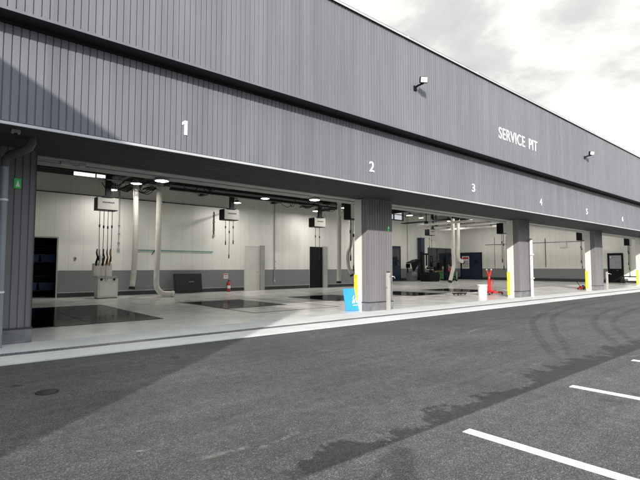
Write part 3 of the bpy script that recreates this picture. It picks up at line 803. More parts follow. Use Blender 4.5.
loops(8.6, 18.6, 4.85, 'tangled dark air lines right of the straight exhaust hose')
loops(6.4, 21.6, 4.9, 'tangled dark air lines behind the first reel box post')
loops(15.6, 20.6, 4.85, 'tangled dark air lines above the white door')
loops(34.6, 19.5, 5.3, 'tangled dark air lines left of the long exhaust hose')
loops(39.2, 21.5, 5.3, 'tangled dark air lines in front of the navy double doors')
loops(31.6, 17.5, 5.2, 'tangled dark air lines right of the second pier')
def lampbar(x, y, z, w_, lab):
    t = thing('ceiling_unit', (x, y, z), lab, 'ceiling unit', 'dark units hanging in the deep bay')
    MB().box(x-w_/2, x+w_/2, y-.3, y+.3, z, z+.55).build('housing', M_black, t, bevel=.02)
    MB().box(x-w_/2+.05, x-w_/2+.09, y-.02, y+.02, z+.552, 7.49).box(x+w_/2-.09, x+w_/2-.05, y-.02, y+.02, z+.552, 7.49).build('hanger', M_steel, t)
    MB().lathe([(.10, z-.16), (.14, z-.10), (.14, z-.002)], (x, y, 0), 14).build('outlet', M_steel, t)
lampbar(32.6, 20.8, 5.35, .9, 'dark hanging unit left of the first overhead exhaust rail')
lampbar(37.6, 20.2, 5.40, .8, 'dark hanging unit between the overhead exhaust rails')
lampbar(41.6, 22.4, 5.45, 1.0, 'dark hanging unit beyond the last overhead exhaust rail')
# conduits on the rear wall
t = thing('wall_conduit', (8, YR-.03, 4.78), 'dark horizontal conduit along the upper rear wall', 'conduit')
MB().tube([(-.1, YR-.03, 4.78), (12.9, YR-.03, 4.78)], .022, 8).build('pipe', M_steel, t)
MB().tube([(12.9, YR-.03, 4.78), (12.45, YR-.5, 4.55), (11.9, YR-1.2, 4.5)], .02, 8).build('bend', M_steel, t)
def vconduit(x, y, z0, z1, lab, m=M_steel2):
    t = thing('wall_conduit', (x, y, z0), lab, 'conduit', 'vertical conduits on the workshop walls')
    MB().tube([(x, y, z0), (x, y, z1)], .028, 8).build('pipe', m, t)
    MB().box(x-.06, x+.06, y-.035, y+.028, z0-.12, z0-.001).build('box', M_steel2, t, bevel=.006)
    for z in (z0+.25, z0+.7, z0+1.1): MB().box(x-.05, x+.05, y-.04, y+.02, z, z+.05).build('valve', M_chrome, t)
    return t
vconduit(6.95, YR-.04, 2.3, 5.6, 'thin vertical conduit between the reel box and the exhaust hoses')
MB_ = thing('wall_switch', (5.0, YR-.01, 1.6), 'small grey switch plate on the rear wall left of the oil cabinet', 'switch')
MB().box(5.02, 5.12, YR-.03, YR-.002, 1.72, 1.86).build('plate', M_steel2, MB_); MB().box(5.05, 5.09, YR-.04, YR-.031, 1.76, 1.82).build('rocker', M_black, MB_)
vconduit(16.2, YR-.04, .6, 5.6, 'vertical conduit with valves between the white door and the black door')
vconduit(36.6, YB-.04, .9, 7.4, 'vertical conduit on the deep rear wall beside the half glazed door')
vconduit(12.05, YR-.05, 3.2, 4.5, 'short dark drop pipe on the rear wall behind the second reel box', M_steel)
for yy, lab in ((24.9, 'left of a pair of red capped drop pipes on the far end wall'), (23.6, 'right of a pair of red capped drop pipes on the far end wall')):
    vconduit(XE-.04, yy, .9, 4.6, lab)
vconduit(XE-.04, 19.6, 1.5, 4.2, 'drop pipe with black valves on the end wall beyond the third pier', M_steel)
vconduit(XE-.05, 12.5, .4, 6.0, 'pale drop pipe right of the black service door')
t = thing('wall_conduit', (XE-.04, 18, 3.8), 'dark horizontal conduit along the far end wall', 'conduit')
MB().tube([(XE-.04, 15.0, 3.8), (XE-.04, 26, 3.8)], .02, 8).build('pipe', M_steel, t)
t = thing('wall_box', (XE, 17.9, 3.4), 'pale electrical box high on the far end wall', 'electrical box')
MB().box(XE-.12, XE-.002, 17.6, 18.2, 3.25, 3.78).build('cabinet', M_offw, t, bevel=.01); MB().box(XE-.128, XE-.121, 17.66, 18.14, 3.31, 3.72).build('lid', M_whitep, t)
# teal air pipe with a small branch
t = thing('air_pipe', (7.84, YR-.05, 2.26), 'thin teal air pipe running level across the white rear wall', 'pipe')
MB().tube([(7.7, YR-.05, 2.25), (12.0, YR-.05, 2.25)], .022, 8).build('pipe', M_teal, t)
MB().tube([(8.75, YR-.05, 2.25), (8.62, YR-.07, 2.10), (8.58, YR-.08, 2.02)], .02, 8).build('branch', M_black, t)
# black panel leaning on the rear wall
t = thing('black_panel', (10.4, 22.6, .018), 'large black board leaning on the rear wall beside the curled exhaust hose', 'panel')
Mx = Matrix.Rotation(R(-9), 3, 'X')
MB().obox((10.38, 22.85, .55), (.78, .03, .50), Mx).build('board', M_rub, t, bevel=.01)
MB().obox((10.38, 22.81, .55), (.70, .004, .42), Mx).build('inset', M_rub, t)
MB().obox((10.55, 22.80, .62), (.14, .005, .03), Mx).build('badge', M_chequer, t)
# fire extinguisher and its sign
def extinguisher(x, y, lab, lab2):
    t = thing('fire_extinguisher', (x, y, .018), lab, 'extinguisher')
    MB().lathe([(.08, .03), (.095, .05), (.095, .46), (.07, .54), (.03, .57)], (x, y, 0), 18).build('cylinder', M_red, t)
    MB().lathe([(.11, .018), (.11, .04), (.09, .05)], (x, y, 0), 18).build('stand', M_black, t)
    MB().box(x-.02, x+.02, y-.02, y+.02, .57, .64).box(x-.02, x+.13, y-.012, y+.012, .64, .665).build('valve', M_black, t)
    MB().tube([(x-.02, y, .61), (x-.11, y-.01, .56), (x-.13, y-.01, .36), (x-.11, y-.01, .2)], .013, 7).build('hose', M_rub, t)
    MB().lathe([(.0965, .2), (.0965, .36)], (x, y, 0), 18).build('label_band', M_paper, t)
    s_ = thing('extinguisher_sign', (x, YR-.01, .95), lab2, 'sign')
    MB().box(x-.13, x+.13, YR-.02, YR-.008, .74, 1.02).build('plate', M_paper, s_)
    MB().box(x-.11, x+.11, YR-.024, YR-.021, .93, .99).build('heading', M_red, s_)
    for z in (.80, .85): MB().box(x-.09, x+.09, YR-.024, YR-.021, z, z+.018).build('text_line', M_dletter, s_)
extinguisher(12.85, 22.95, 'red fire extinguisher standing against the rear wall left of the white door', 'small white notice above the fire extinguisher')
# shelf with bins in the dark store room
t = thing('storage_shelf', (3.6, 24.4, .016), 'dark storage shelf inside the unlit doorway', 'shelf')
for xx in (2.9, 4.6):
    for yy in (24.3, 24.95): MB().box(xx-.03, xx+.03, yy-.03, yy+.03, .016, 2.4).build('post', M_steel, t)
for z in (.3, .95, 1.6, 2.25): MB().box(2.92, 4.58, 24.3, 24.95, z, z+.04).build('shelf', M_steel, t)
for k, (xx, z, lab) in enumerate(((3.15, .342, 'blue plastic bin on the bottom shelf in the unlit doorway, left side'), (3.85, .342, 'blue plastic bin on the bottom shelf in the unlit doorway, right side'), (3.2, 1.642, 'blue plastic bin on the third shelf in the unlit doorway, left side'), (3.9, 1.642, 'blue plastic bin on the third shelf in the unlit doorway, right side'))):
    t = thing('storage_bin', (xx, 24.4, z), lab, 'bin', 'blue bins on the dark shelf')
    MB().prism([(0, 0), (.55, 0), (.6, .32), (-.05, .32)], lambda a, b: (xx+a, 24.28, z+b), lambda a, b: (xx+a, 24.8, z+b)).build('body', M_bin, t)
    MB().box(xx-.07, xx+.62, 24.26, 24.82, z+.322, z+.345).build('rim', M_bin, t)

# inspection pit covers
def pit(x0, x1, y0, y1, nx, ny, lab):
    t = thing('pit_cover', ((x0+x1)/2, y0, .018), lab, 'pit cover', 'black pit covers set in the floor')
    dx, dy = (x1-x0)/nx, (y1-y0)/ny
    for i in range(nx):
        for j in range(ny):
            MB().box(x0+i*dx+.008, x0+(i+1)*dx-.008, y0+j*dy+.008, y0+(j+1)*dy-.008, .0185, .026).build('plate', M_plate, t)
    MB().box(x0-.05, x0-.001, y0-.05, y1+.05, .0185, .028).box(x1+.001, x1+.05, y0-.05, y1+.05, .0185, .028).box(x0, x1, y0-.05, y0-.001, .0185, .028).box(x0, x1, y1+.001, y1+.05, .0185, .028).build('edge_frame', M_steel, t)
    return t
pit(1.3, 4.75, 12.1, 17.9, 2, 4, 'large black glossy pit cover on the floor of the first bay')
pit(7.55, 9.95, 13.6, 16.9, 2, 2, 'black pit cover inside the outlined floor of the second bay')
for k, xx in enumerate((12.6, 17.6, 22.6)):
    pit(xx, xx+2.6, 13.7, 16.9, 2, 2, ('black pit cover left of the second pier', 'black pit cover right behind the second pier', 'black pit cover behind the white bucket')[k])

# blue sign board leaning on the second pier
t = thing('sign_board', (10.2, 10.3, .018), 'sky blue sign board with white pictograms leaning on the second pier', 'sign board')
Mx = Matrix.Rotation(R(-10), 3, 'Z') @ Matrix.Rotation(R(-15), 3, 'X')
c = Vector((10.27, 10.42, .365))
bo = MB().obox(c, (.30, .02, .355), Mx).build('board', M_blue, t, bevel=.006)
q = MB()
def fig(poly):
    q.prism(poly, lambda a, b: tuple(c + Mx @ Vector((a, -.0215, b))), lambda a, b: tuple(c + Mx @ Vector((a, -.0245, b))))
fig([(.0, .02), (.06, .06), (.09, .13), (.05, .11)]); fig([(-.04, -.13), (.06, -.12), (.08, .0), (.02, .01), (-.02, -.05)])
fig([(.11, -.10), (.20, -.08), (.20, .06), (.15, .13), (.11, .03)]); fig([(.13, .15), (.19, .16), (.18, .21), (.14, .20)]); fig([(-.02, -.20), (.20, -.19), (.20, -.17), (-.02, -.18)])
q.build('pictogram', M_letter, bo, org=ORG[t.name])
MB().obox(c + Mx @ Vector((0, .10, -.05)), (.012, .08, .28), Mx).build('rear_leg', M_steel2, t)

# water tap post and pole by the piers
def tap_post(x, y, h, lab):
    t = thing('tap_post', (x, y, .018), lab, 'tap post', 'pale posts in front of the piers')
    MB().box(x-.052, x+.052, y-.05, y+.05, .018, h).build('post', M_post, t, bevel=.008)
    MB().tube([(x+.0, y-.05, h-.12), (x+.03, y-.13, h-.12), (x+.09, y-.18, h-.13), (x+.10, y-.19, h-.19)], .016, 8).build('spout', M_chrome, t)
    MB().box(x-.05, x+.05, y-.03, y+.03, h+.001, h+.035).build('cap', M_steel, t)
    MB().tube([(x-.052, y, h*.62), (x-.13, y-.02, h*.62), (x-.15, y-.03, h*.60)], .018, 8).build('side_valve', M_chrome, t)
    return t
tap_post(11.18, 9.70, 1.22, 'pale tap post with chrome spout in front of the second pier')
tap_post(31.24, 9.72, 1.12, 'distant pale tap post at the right corner of the fourth pier')
t = thing('guard_pole', (21.45, 9.80, .018), 'tall white pole at the right corner of the third pier', 'pole')
MB().tube([(21.45, 9.80, .018), (21.45, 9.80, 2.68)], .07, 14).build('pole', M_whitep, t)
MB().lathe([(.075, 2.681), (.06, 2.72), (.0, 2.74)], (21.45, 9.80, 0), 14).build('cap', M_steel2, t)
for z in (.85, 1.95): MB().box(21.36, 21.42, 9.66, 9.74, z, z+.06).box(21.20, 21.39, 9.72, 9.74, z+.02, z+.04).build('clamp', M_whitep, t)

# bucket
t = thing('bucket', (20.45, 11.75, .018), 'white plastic bucket on the floor beside the red jack', 'bucket')
MB().lathe([(.20, .018), (.235, .50), (.25, .505), (.25, .54), (.23, .54), (.195, .05), (.0, .05)], (20.45, 11.75, 0), 22).build('body', M_paper, t)
MB().tube([(20.45+.25*math.cos(a_), 11.75+.05+.02*math.sin(a_), .50-.22*math.sin(a_)) for a_ in [math.pi*i/10 for i in range(11)]], .008, 6).build('handle', M_steel2, t)

# red transmission jack
jx, jy = 21.45, 11.95
t = thing('transmission_jack', (jx, jy, .018), 'red transmission jack with forked top behind the white bucket', 'jack')
for ax, ay in ((.62, .2), (.62, -.35), (-.62, .2), (-.62, -.35)):
    MB().obox((jx+ax/2, jy+ay/2, .13), (.34, .045, .04), Matrix.Rotation(math.atan2(ay, ax), 3, 'Z')).build('base_leg', M_red, t, bevel=.01)
    MB().lathe([(.055, -.02), (.06, 0), (.055, .02)], (jx+ax, jy+ay, .078), 14, 'y').build('caster', M_rub, t)
MB().lathe([(.13, .16), (.11, .25), (.08, .27), (.08, .72), (.055, .73), (.055, .95)], (jx, jy, 0), 16).build('ram', M_red, t)
for s in (-1, 1):
    MB().tube([(jx, jy, .92), (jx+s*.10, jy, 1.05), (jx+s*.22, jy, 1.24)], [.05, .045, .035], 8).build('fork_arm', M_red, t)
    MB().lathe([(.05, 1.241), (.045, 1.30)], (jx+s*.22, jy, 0), 10).build('saddle', M_chrome, t)
MB().tube([(jx+.08, jy-.1, .25), (jx+.14, jy-.15, .7), (jx-.05, jy-.17, .78)], .018, 8).build('pump_handle', M_red, t)
MB().obox((jx-.12, jy-.16, .22), (.16, .10, .05), Matrix.Identity(3)).build('pump_body', M_red, t, bevel=.01)
# low black creepers and rig on the floor
t = thing('floor_creeper', (20.0, 12.35, .018), 'low black creeper board on the floor left of the white bucket', 'creeper')
MB().box(19.35, 20.15, 12.4, 12.75, .09, .14).build('board', M_black, t, bevel=.02)
for xx in (19.45, 20.05):
    for yy in (12.46, 12.69): MB().lathe([(.035, -.015), (.035, .015)], (xx, yy, .053), 10, 'y').build('caster', M_rub, t)
t = thing('floor_jack', (30.5, 11.0, .018), 'low red and black floor jack at the foot of the fourth pier', 'jack')
MB().prism([(0, .06), (.9, .06), (.9, .16), (.5, .24), (.1, .20)], lambda a, b: (30.2+a*.8, 10.75, b), lambda a, b: (30.2+a*.8, 11.0, b)).build('chassis', M_dred, t, bevel=.01)
for xx in (30.3, 30.8):
    for yy in (10.72, 11.03): MB().lathe([(.055, -.02), (.055, .02)], (xx, yy, .075), 12, 'y').build('wheel', M_rub, t)
MB().tube([(30.3, 10.87, .18), (30.0, 10.95, .45), (29.85, 11.0, .58)], .018, 8).build('handle', M_black, t)
MB().lathe([(.07, .235), (.07, .28)], (30.7, 10.88, 0), 12).build('saddle', M_rub, t)
t = thing('tool_trolley', (45.2, 12.2, .018), 'low black trolley with a white panel beside the black service door', 'trolley')
MB().box(44.8, 45.6, 11.3, 12.95, .12, .22).build('deck', M_black, t, bevel=.02)
for yy in (11.36, 12.89):
    MB().box(44.82, 45.58, yy-.05, yy+.05, .222, .62).build('end_frame', M_black, t)
MB().box(44.85, 45.55, 11.42, 12.83, .54, .62).build('top_bar', M_black, t)
MB().box(44.9, 44.93, 11.7, 12.4, .25, .5).build('panel', M_paper, t)
for xx in (44.9, 45.5):
    for yy in (11.45, 12.8): MB().lathe([(.05, -.02), (.05, .02)], (xx, yy, .07), 12, 'y').build('caster', M_rub, t)

# deep bay equipment: wheel balancer, steel post, tyre changer, workbench, chair-height cabinet
bx, by = 35.35, 28.0
t = thing('wheel_balancer', (bx, by, .018), 'grey wheel balancer with black flip up hood by the half glazed door', 'wheel balancer')
MB().prism([(0, 0), (.85, 0), (.85, .75), (.75, .95), (.1, .95), (0, .8)], lambda a, b: (bx+a, by-.3, .02+b), lambda a, b: (bx+a, by+.35, .02+b)).build('body', M_chequer, t, bevel=.02)
MB().box(bx+.05, bx+.8, by-.32, by-.301, .55, .9).build('front_panel', M_steel2, t)
MB().lathe([(.03, -.6), (.03, -.3), (.12, -.302), (.12, -.28)], (bx+.45, by, .82), 14, 'y').build('shaft', M_chrome, t)
MB().prism([(-.35, 1.75), (.75, 2.12), (1.15, 2.12), (.1, 1.0), (-.05, 1.0)], lambda a, b: (bx+a, by-.55, b), lambda a, b: (bx+a, by-.48, b)).prism([(.70, 2.12), (1.15, 2.12), (1.15, 2.18), (-.35, 1.82), (-.35, 1.75)], lambda a, b: (bx+a, by-.478, b), lambda a, b: (bx+a, by+.1, b)).build('hood', M_black, t)
MB().box(bx-.1, bx-.02, by+.1, by+.2, .9, 1.5).box(bx-.35, bx+.22, by+.05, by+.12, 1.3, 1.72).build('monitor', M_black, t)
t = thing('steel_post', (38.45, 28.75, .018), 'dark navy steel post standing against the deep rear wall', 'post')
MB().box(38.2, 38.75, 28.65, 29.10, .04, 4.35).build('shaft', M_navy, t, bevel=.015); MB().box(38.1, 38.85, 28.55, 29.14, .018, .04).build('foot_plate', M_steel, t); MB().box(38.15, 38.8, 28.6, 29.14, 4.352, 4.40).build('head_plate', M_navy, t)
cx, cy = 36.5, 26.4
t = thing('tyre_changer', (cx, cy, .018), 'black tyre changer with tower and assist arms in the third bay', 'tyre changer')
MB().prism([(0, 0), (1.1, 0), (1.2, .5), (1.05, .72), (.1, .72), (-.05, .5)], lambda a, b: (cx+a-.5, cy-.4, .02+b), lambda a, b: (cx+a-.5, cy+.5, .02+b)).build('body', M_black, t, bevel=.02)
MB().lathe([(.06, .74), (.08, .84), (.30, .85), (.30, .90), (.1, .92)], (cx, cy, 0), 20).build('turntable', M_steel, t)
for k in range(4):
    MB().obox((cx+.2*math.cos(k*math.pi/2+.4), cy+.2*math.sin(k*math.pi/2+.4), .935), (.10, .03, .03), Matrix.Rotation(k*math.pi/2+.4, 3, 'Z')).build('clamp', M_chrome, t)
MB().box(cx-.55, cx-.38, cy+.30, cy+.48, .74, 2.35).build('tower', M_black, t, bevel=.01)
MB().box(cx-.60, cx+.15, cy+.30, cy+.44, 2.1, 2.24).box(cx-.02, cx+.06, cy+.31, cy+.40, 1.25, 2.1).build('mount_arm', M_black, t)
MB().box(cx+.62, cx+.78, cy+.35, cy+.5, .5, 2.05).build('assist_tower', M_black, t)
MB().tube([(cx+.7, cy+.4, 1.95), (cx+.35, cy+.2, 1.85), (cx+.15, cy, 1.5)], .05, 8).build('assist_arm', M_steel, t)
MB().tube([(cx+.75, cy+.3, 1.6), (cx+1.3, cy+.1, 1.75), (cx+1.5, cy, 1.5)], .045, 8).build('press_arm', M_steel, t)
MB().box(cx+.9, cx+1.15, cy-.2, cy+.1, 1.0, 1.5).build('air_tank', M_black, t, bevel=.04)
for k in range(3): MB().box(cx-.45+k*.2, cx-.31+k*.2, cy-.62, cy-.41, .08, .13).build('pedal', M_steel, t)
t.scale = (1.35, 1.2, 1.22)
wl = thing('spare_wheel', (cx, cy, 1.16), 'black tyre lying on the turntable of the tyre changer', 'wheel')
MB().lathe([(.2, 1.19), (.3, 1.18), (.335, 1.24), (.335, 1.34), (.3, 1.40), (.2, 1.39)], (cx, cy, 0), 22).build('tyre', M_rub, wl)
MB().lathe([(.02, 1.22), (.19, 1.21), (.198, 1.37), (.18, 1.37), (.17, 1.27), (.02, 1.27)], (cx, cy, 0), 22).build('rim', M_chrome, wl)
t = thing('work_bench', (41.5, 28.3, .018), 'wooden topped workbench with green drawers under the office window', 'workbench')
MB().box(39.6, 43.6, 27.9, 28.9, .95, 1.02).build('bench_top', M_wood, t, bevel=.01)
for xx in (39.65, 41.5, 43.45):
    for yy in (27.95, 28.8): MB().box(xx, xx+.08, yy, yy+.08, .018, .948).build('leg', M_whitep, t)
for k in range(2):
    for j in range(3):
        MB().box(39.9+k*1.9, 41.3+k*1.9, 28.0, 28.7, .15+j*.26, .39+j*.26).build('drawer', M_green, t, bevel=.008)
bt = [(39.9, .30, .42, M_black, 'black tool case at the left end of the workbench'), (40.7, .45, .55, M_steel, 'dark grey machine on the middle of the workbench'), (42.2, .5, .36, M_red, 'red tool chest on the right half of the workbench')]
for xx, ww, hh, m, lab in bt:
    t = thing('tool_box', (xx, 28.3, 1.02), lab, 'tool box', 'tool boxes on the workbench')
    MB().box(xx, xx+ww, 28.2, 28.6, 1.021, 1.021+hh*.7).build('body', m, t, bevel=.02)
    MB().box(xx-.01, xx+ww+.01, 28.19, 28.61, 1.023+hh*.7, 1.021+hh).build('lid', m, t, bevel=.02)
    MB().tube([(xx+.05, 28.4, 1.02+hh), (xx+.07, 28.4, 1.09+hh), (xx+ww-.07, 28.4, 1.09+hh), (xx+ww-.05, 28.4, 1.02+hh)], .012, 7).build('handle', M_chrome, t)
lx, ly = 38.4, 25.9
t = thing('column_lift', (lx, ly, .018), 'black mobile lift column with forks and hose beside the tyre changer', 'lift')
MB().box(lx-.18, lx+.18, ly-.15, ly+.15, .12, 2.5).build('mast', M_black, t, bevel=.01)
for s_ in (-1, 1):
    MB().box(lx+s_*.38-.06, lx+s_*.38+.06, ly-1.0, ly+.3, .10, .19).build('base_fork', M_black, t)
    MB().box(lx+s_*.30-.05, lx+s_*.30+.05, ly-.85, ly-.16, .45, .56).build('lifting_fork', M_steel, t)
    MB().lathe([(.075, -.03), (.075, .03)], (lx+s_*.38, ly-.9, .095), 12, 'x').build('wheel', M_rub, t)
MB().box(lx-.42, lx+.42, ly-.155, ly-.151, .4, .95).box(lx-.42, lx+.42, ly-.01, ly+.2, .1, .2).build('carriage', M_black, t)
MB().box(lx+.19, lx+.42, ly-.1, ly+.12, 1.1, 1.65).build('control_box', M_chequer, t, bevel=.01)
MB().tube([(lx+.3, ly, 1.66), (lx+.45, ly-.1, 2.1), (lx+.15, ly-.12, 2.5)], .025, 8).build('hose', M_rub, t)
t = thing('air_heater', (36.2, 22.5, 5.4), 'dark ceiling mounted heater unit in a steel cradle over the third bay', 'heater')
MB().box(35.2, 37.0, 22.0, 23.0, 5.55, 6.35).build('housing', M_black, t, bevel=.02)
for k in range(6): MB().box(35.3, 36.9, 21.96, 21.998, 5.62+k*.11, 5.68+k*.11).build('louvre', M_steel, t)
MB().box(35.1, 35.18, 22.0, 22.08, 5.3, 7.48).box(37.02, 37.1, 22.0, 22.08, 5.3, 7.48).box(35.1, 35.18, 22.92, 23.0, 5.3, 7.48).box(37.02, 37.1, 22.92, 23.0, 5.3, 7.48).box(35.1, 37.1, 21.9, 22.0, 5.28, 5.36).box(35.1, 37.1, 23.0, 23.1, 5.28, 5.36).build('cradle', M_steel, t)
t = thing('tool_cart', (39.65, 26.45, .018), 'dark rolling tool cart next to the tyre changer', 'tool cart')
for z in (.2, .55, .9): MB().box(39.25, 40.05, 26.2, 26.7, z, z+.06).build('tray', M_red if z > .8 else M_steel, t)
for xx in (39.25, 40.01):
    for yy in (26.2, 26.66): MB().box(xx, xx+.04, yy, yy+.04, .1, 1.05).build('post', M_steel, t); MB().lathe([(.05, -.02), (.05, .02)], (xx+.02, yy+.02, .07), 10, 'y').build('caster', M_rub, t)
# poster on the navy doors, portable lights
t = thing('notice_poster', (XE-.06, 28.3, 1.9), 'white notice poster with red heading on the navy double doors', 'poster')
MB().box(XE-.060, XE-.052, 27.95, 28.85, 1.22, 2.62).build('sheet', M_paper, t)
MB().box(XE-.064, XE-.061, 28.05, 28.75, 2.3, 2.5).build('heading', M_red, t)
for z in (1.4, 1.6, 1.8, 2.0): MB().box(XE-.064, XE-.061, 28.05, 28.75, z, z+.06).build('text_line', M_dletter, t)

# valve cover in the asphalt
t = thing('valve_cover', (1.05, 5.92, 0), 'small dark round valve cover set in the shaded asphalt', 'valve cover')
MB().lathe([(.12, .001), (.12, .008), (.10, .009), (.098, .005), (0, .005)], (1.05, 5.92, 0), 26).build('frame', M_steel, t)
MB().lathe([(.094, .0052), (.092, .010), (0, .010)], (1.05, 5.92, 0), 26).build('lid', M_rub, t)

# ------------------------------------------------------------------ the photographer (stands behind the camera, throws the shadow at the bottom)
VIEW = R(40.55)
def figure():
    V = []; E = []; RAD = []
    def v(p, r, link=None):
        V.append(p); RAD.append(r if isinstance(r, tuple) else (r, r)); i = len(V)-1
        if link is not None: E.append((link, i))
        return i
    pel = v((0, 0, .90), (.19, .14))
    wst = v((0, .01, 1.03), (.185, .13), pel); ch = v((0, .01, 1.20), (.195, .14), wst)
    sh = v((0, .0, 1.335), (.12, .085), ch); nk = v((0, .02, 1.41), .055, sh)
    jaw = v((0, .055, 1.475), (.062, .07), nk); hd = v((0, .045, 1.545), (.078, .095), jaw); tp = v((0, .03, 1.605), (.06, .072), hd)
    hands = []
    for s in (-1, 1):
        hip = v((s*.09, 0, .84), .085, pel); kn = v((s*.11, .015, .48), .055, hip); an = v((s*.12, -.01, .09), .038, kn)
        he = v((s*.125, .01, .045), .04, an); toe = v((s*.14, .16, .032), .032, he)
        so_ = v((s*.185, 0, 1.315), .075, sh); el = v((s*.265, .12, 1.09), .062, so_); wr = v((s*.135, .285, 1.30), .028, el)
        pa = v((s*.105, .325, 1.355), (.024, .036), wr); pb = v((s*.092, .35, 1.385), (.018, .034), pa)
        for k in range(4):
            dz = .052 - k*.021; ln = (.062, .07, .064, .05)[k]
            a0 = v((s*.088, .362, 1.372+dz*.6), .0095, pb)
            a1 = v((s*.080, .385, 1.372+dz), .0088, a0); a2 = v((s*(.08-ln*.35), .392, 1.372+dz), .0082, a1); a3 = v((s*(.08-ln*.75), .386, 1.370+dz), .0075, a2)
        t0 = v((s*.088, .335, 1.40), .012, pa); t1 = v((s*.070, .338, 1.425), .0105, t0); t2 = v((s*.050, .348, 1.432), .009, t1)
    me = bpy.data.meshes.new('person'); me.from_pydata(V, E, []); o = bpy.data.objects.new('figure_tmp', me); col.objects.link(o)
    sk = o.modifiers.new('skin', 'SKIN'); sk.use_smooth_shade = True
    for i, d_ in enumerate(me.skin_vertices[0].data): d_.radius = RAD[i]; d_.use_root = (i == 0)
    sb = o.modifiers.new('sub', 'SUBSURF'); sb.levels = sb.render_levels = 2
    bpy.context.view_layer.update()
    m2 = bpy.data.meshes.new_from_object(o.evaluated_get(bpy.context.evaluated_depsgraph_get()))
    bpy.data.objects.remove(o); m2.name = 'person'
    m2.materials.clear()
    for m in (M_skin, M_jacket, M_trous, M_shoe): m2.materials.append(m)
    for p in m2.polygons:
        c_ = p.center; p.use_smooth = True
        hand = c_.y > .285 and c_.z > 1.25
        p.material_index = 0 if (c_.z > 1.40 or hand) else (3 if c_.z < .085 else (2 if c_.z < .93 else 1))
    return m2
person = bpy.data.objects.new('person', figure()); col.objects.link(person)
ORG[person.name] = (0,0,0)
back = .44
person.location = (-math.sin(VIEW)*back, -math.cos(VIEW)*back, .0); person.rotation_euler = (0, 0, -VIEW)
tag(person, 'person in navy jacket and grey trousers holding up a phone with both hands', 'person')
hair = MB().lathe([(.0, 1.655), (.05, 1.645), (.085, 1.61), (.10, 1.56), (.098, 1.50), (.085, 1.47)], (0, .015, 0), 18)
hair.build('hair', M_hair, person, (0,0,0))
fc = MB()
for s in (-1, 1): fc.lathe([(.0, .128), (.011, .124), (.012, .115)], (s*.032, 0, 1.548), 10, 'y')
fc.build('eye', M_black, person, (0,0,0))
MB().tube([(0, .13, 1.55), (0, .150, 1.517), (0, .132, 1.508)], [.009, .014, .01], 8).build('nose', M_skin, person, (0,0,0))
MB().tube([(-.026, .118, 1.475), (0, .128, 1.473), (.026, .118, 1.475)], .006, 6).build('mouth', pbr('lips', (.42, .17, .14), .5), person, (0,0,0))
for s in (-1, 1): MB().lathe([(.0, -.012), (.024, -.008), (.026, .004), (.012, .010)], (s*.083, .03, 1.535), 12, 'x').build('ear', M_skin, person, (0,0,0))
ph = thing('smartphone', (person.location.x + math.sin(VIEW)*.365, person.location.y + math.cos(VIEW)*.365, 1.395), 'black smartphone held level in both hands', 'phone', rz=-VIEW, local=True)
MB().box(-.078, .078, -.004, .004, -.038, .038).build('body', M_black, ph, (0,0,0), bevel=.003)
MB().box(-.072, .072, -.0052, -.0042, -.034, .034).build('screen', M_dglass, ph, (0,0,0))

# ------------------------------------------------------------------ camera
cam = bpy.data.cameras.new('camera'); co = bpy.data.objects.new('camera', cam); col.objects.link(co)
cam.sensor_width = 36; cam.sensor_fit = 'HORIZONTAL'; cam.lens = 455/640*36; cam.clip_start = .02; cam.clip_end = 2000
co.location = (0, 0, 1.4)
co.rotation_euler = (R(90) + math.atan(27/455), 0, -VIEW)
scene.camera = co

# ------------------------------------------------------------------ light
EL, AZ = R(21.8), R(49.3)            # sunlight travels towards (sin AZ, cos AZ), downwards
sun = bpy.data.lights.new('sun', 'SUN'); sun.energy = 4.2; sun.angle = R(.8); sun.color = (1.0, .95, .885)
so_ = bpy.data.objects.new('sun', sun); col.objects.link(so_)
dirv = Vector((math.sin(AZ)*math.cos(EL), math.cos(AZ)*math.cos(EL), -math.sin(EL)))
so_.rotation_euler = dirv.to_track_quat('-Z', 'Y').to_euler(); so_.location = (-30, -30, 30)
W = bpy.data.worlds.new('World'); scene.world = W; W.use_nodes = True
nt = W.node_tree; nt.nodes.clear()
out = nt.nodes.new('ShaderNodeOutputWorld'); bg = nt.nodes.new('ShaderNodeBackground'); bg.inputs['Strength'].default_value = .12
nt.links.new(bg.outputs[0], out.inputs[0])
sky = nt.nodes.new('ShaderNodeTexSky'); sky.sky_type = 'NISHITA'; sky.sun_disc = False
sky.sun_elevation = EL; sky.sun_rotation = math.atan2(-dirv.x, -dirv.y)
sky.dust_density = .8; sky.ozone_density = 1.2
tc = nt.nodes.new('ShaderNodeTexCoord')
sp = nt.nodes.new('ShaderNodeSeparateXYZ'); nt.links.new(tc.outputs['Generated'], sp.inputs[0])
def WM(op, a, b=None, clamp=False):
    n = nt.nodes.new('ShaderNodeMath'); n.operation = op; n.use_clamp = clamp
    for i, q in enumerate((a, b)):
        if q is None: continue
        if isinstance(q, (int, float)): n.inputs[i].default_value = q
        else: nt.links.new(q, n.inputs[i])
    return n.outputs[0]
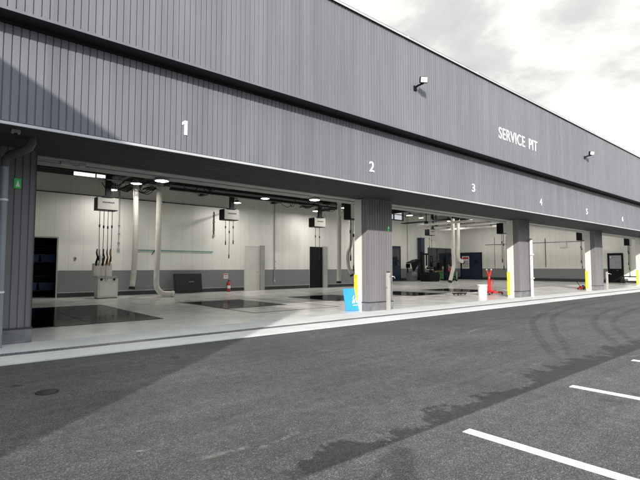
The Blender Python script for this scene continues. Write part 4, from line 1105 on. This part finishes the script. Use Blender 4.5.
# clouds: noise over the direction, flattened a little
cmb = nt.nodes.new('ShaderNodeCombineXYZ')
nt.links.new(sp.outputs[0], cmb.inputs[0]); nt.links.new(sp.outputs[1], cmb.inputs[1]); nt.links.new(WM('MULTIPLY', sp.outputs[2], 1.7), cmb.inputs[2])
def wnoise(scale, detail, rough=.55, off=0):
    mp = nt.nodes.new('ShaderNodeMapping'); mp.inputs['Location'].default_value = (off, off*.7, 0)
    nt.links.new(cmb.outputs[0], mp.inputs[0])
    n = nt.nodes.new('ShaderNodeTexNoise'); n.inputs['Scale'].default_value = scale; n.inputs['Detail'].default_value = detail; n.inputs['Roughness'].default_value = rough
    n.inputs['Distortion'].default_value = .15
    nt.links.new(mp.outputs[0], n.inputs['Vector']); return n.outputs['Fac']
def wramp(f, stops):
    r = nt.nodes.new('ShaderNodeValToRGB'); e = r.color_ramp.elements
    while len(e) < len(stops): e.new(.5)
    for el, (p, c_) in zip(e, stops): el.position = p; el.color = (*c_, 1) if isinstance(c_, tuple) else (c_, c_, c_, 1)
    nt.links.new(f, r.inputs[0]); return r.outputs[0]
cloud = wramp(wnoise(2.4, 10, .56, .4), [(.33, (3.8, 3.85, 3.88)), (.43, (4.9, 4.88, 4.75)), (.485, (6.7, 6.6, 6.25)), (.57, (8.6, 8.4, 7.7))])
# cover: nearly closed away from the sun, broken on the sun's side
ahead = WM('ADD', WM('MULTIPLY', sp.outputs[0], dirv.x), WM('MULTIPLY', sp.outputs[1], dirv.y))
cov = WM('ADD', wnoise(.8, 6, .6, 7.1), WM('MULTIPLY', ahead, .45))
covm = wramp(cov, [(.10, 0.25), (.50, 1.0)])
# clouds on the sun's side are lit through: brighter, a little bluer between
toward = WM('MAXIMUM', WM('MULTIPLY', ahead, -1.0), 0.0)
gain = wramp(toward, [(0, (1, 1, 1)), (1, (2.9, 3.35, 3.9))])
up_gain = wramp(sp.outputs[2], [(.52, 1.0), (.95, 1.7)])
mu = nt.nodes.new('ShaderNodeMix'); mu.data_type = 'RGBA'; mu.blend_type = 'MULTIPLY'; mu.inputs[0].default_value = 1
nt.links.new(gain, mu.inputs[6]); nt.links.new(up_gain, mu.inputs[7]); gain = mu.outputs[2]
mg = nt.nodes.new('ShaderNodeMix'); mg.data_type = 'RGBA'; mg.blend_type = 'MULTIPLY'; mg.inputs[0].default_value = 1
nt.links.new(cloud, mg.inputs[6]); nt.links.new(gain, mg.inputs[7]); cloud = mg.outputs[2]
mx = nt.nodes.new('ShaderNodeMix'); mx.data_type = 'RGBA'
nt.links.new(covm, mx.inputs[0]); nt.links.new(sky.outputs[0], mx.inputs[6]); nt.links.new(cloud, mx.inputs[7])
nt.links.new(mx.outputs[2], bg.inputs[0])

vs = scene.view_settings
vs.view_transform = 'Standard'; vs.look = 'None'; vs.exposure = 0.44; vs.gamma = 1; vs.use_curve_mapping = False
scene.render.engine = 'CYCLES'
scene.cycles.use_denoising = True
scene.cycles.max_bounces = 8; scene.cycles.diffuse_bounces = 4; scene.cycles.glossy_bounces = 4; scene.cycles.transparent_max_bounces = 12
scene.cycles.sample_clamp_indirect = 6
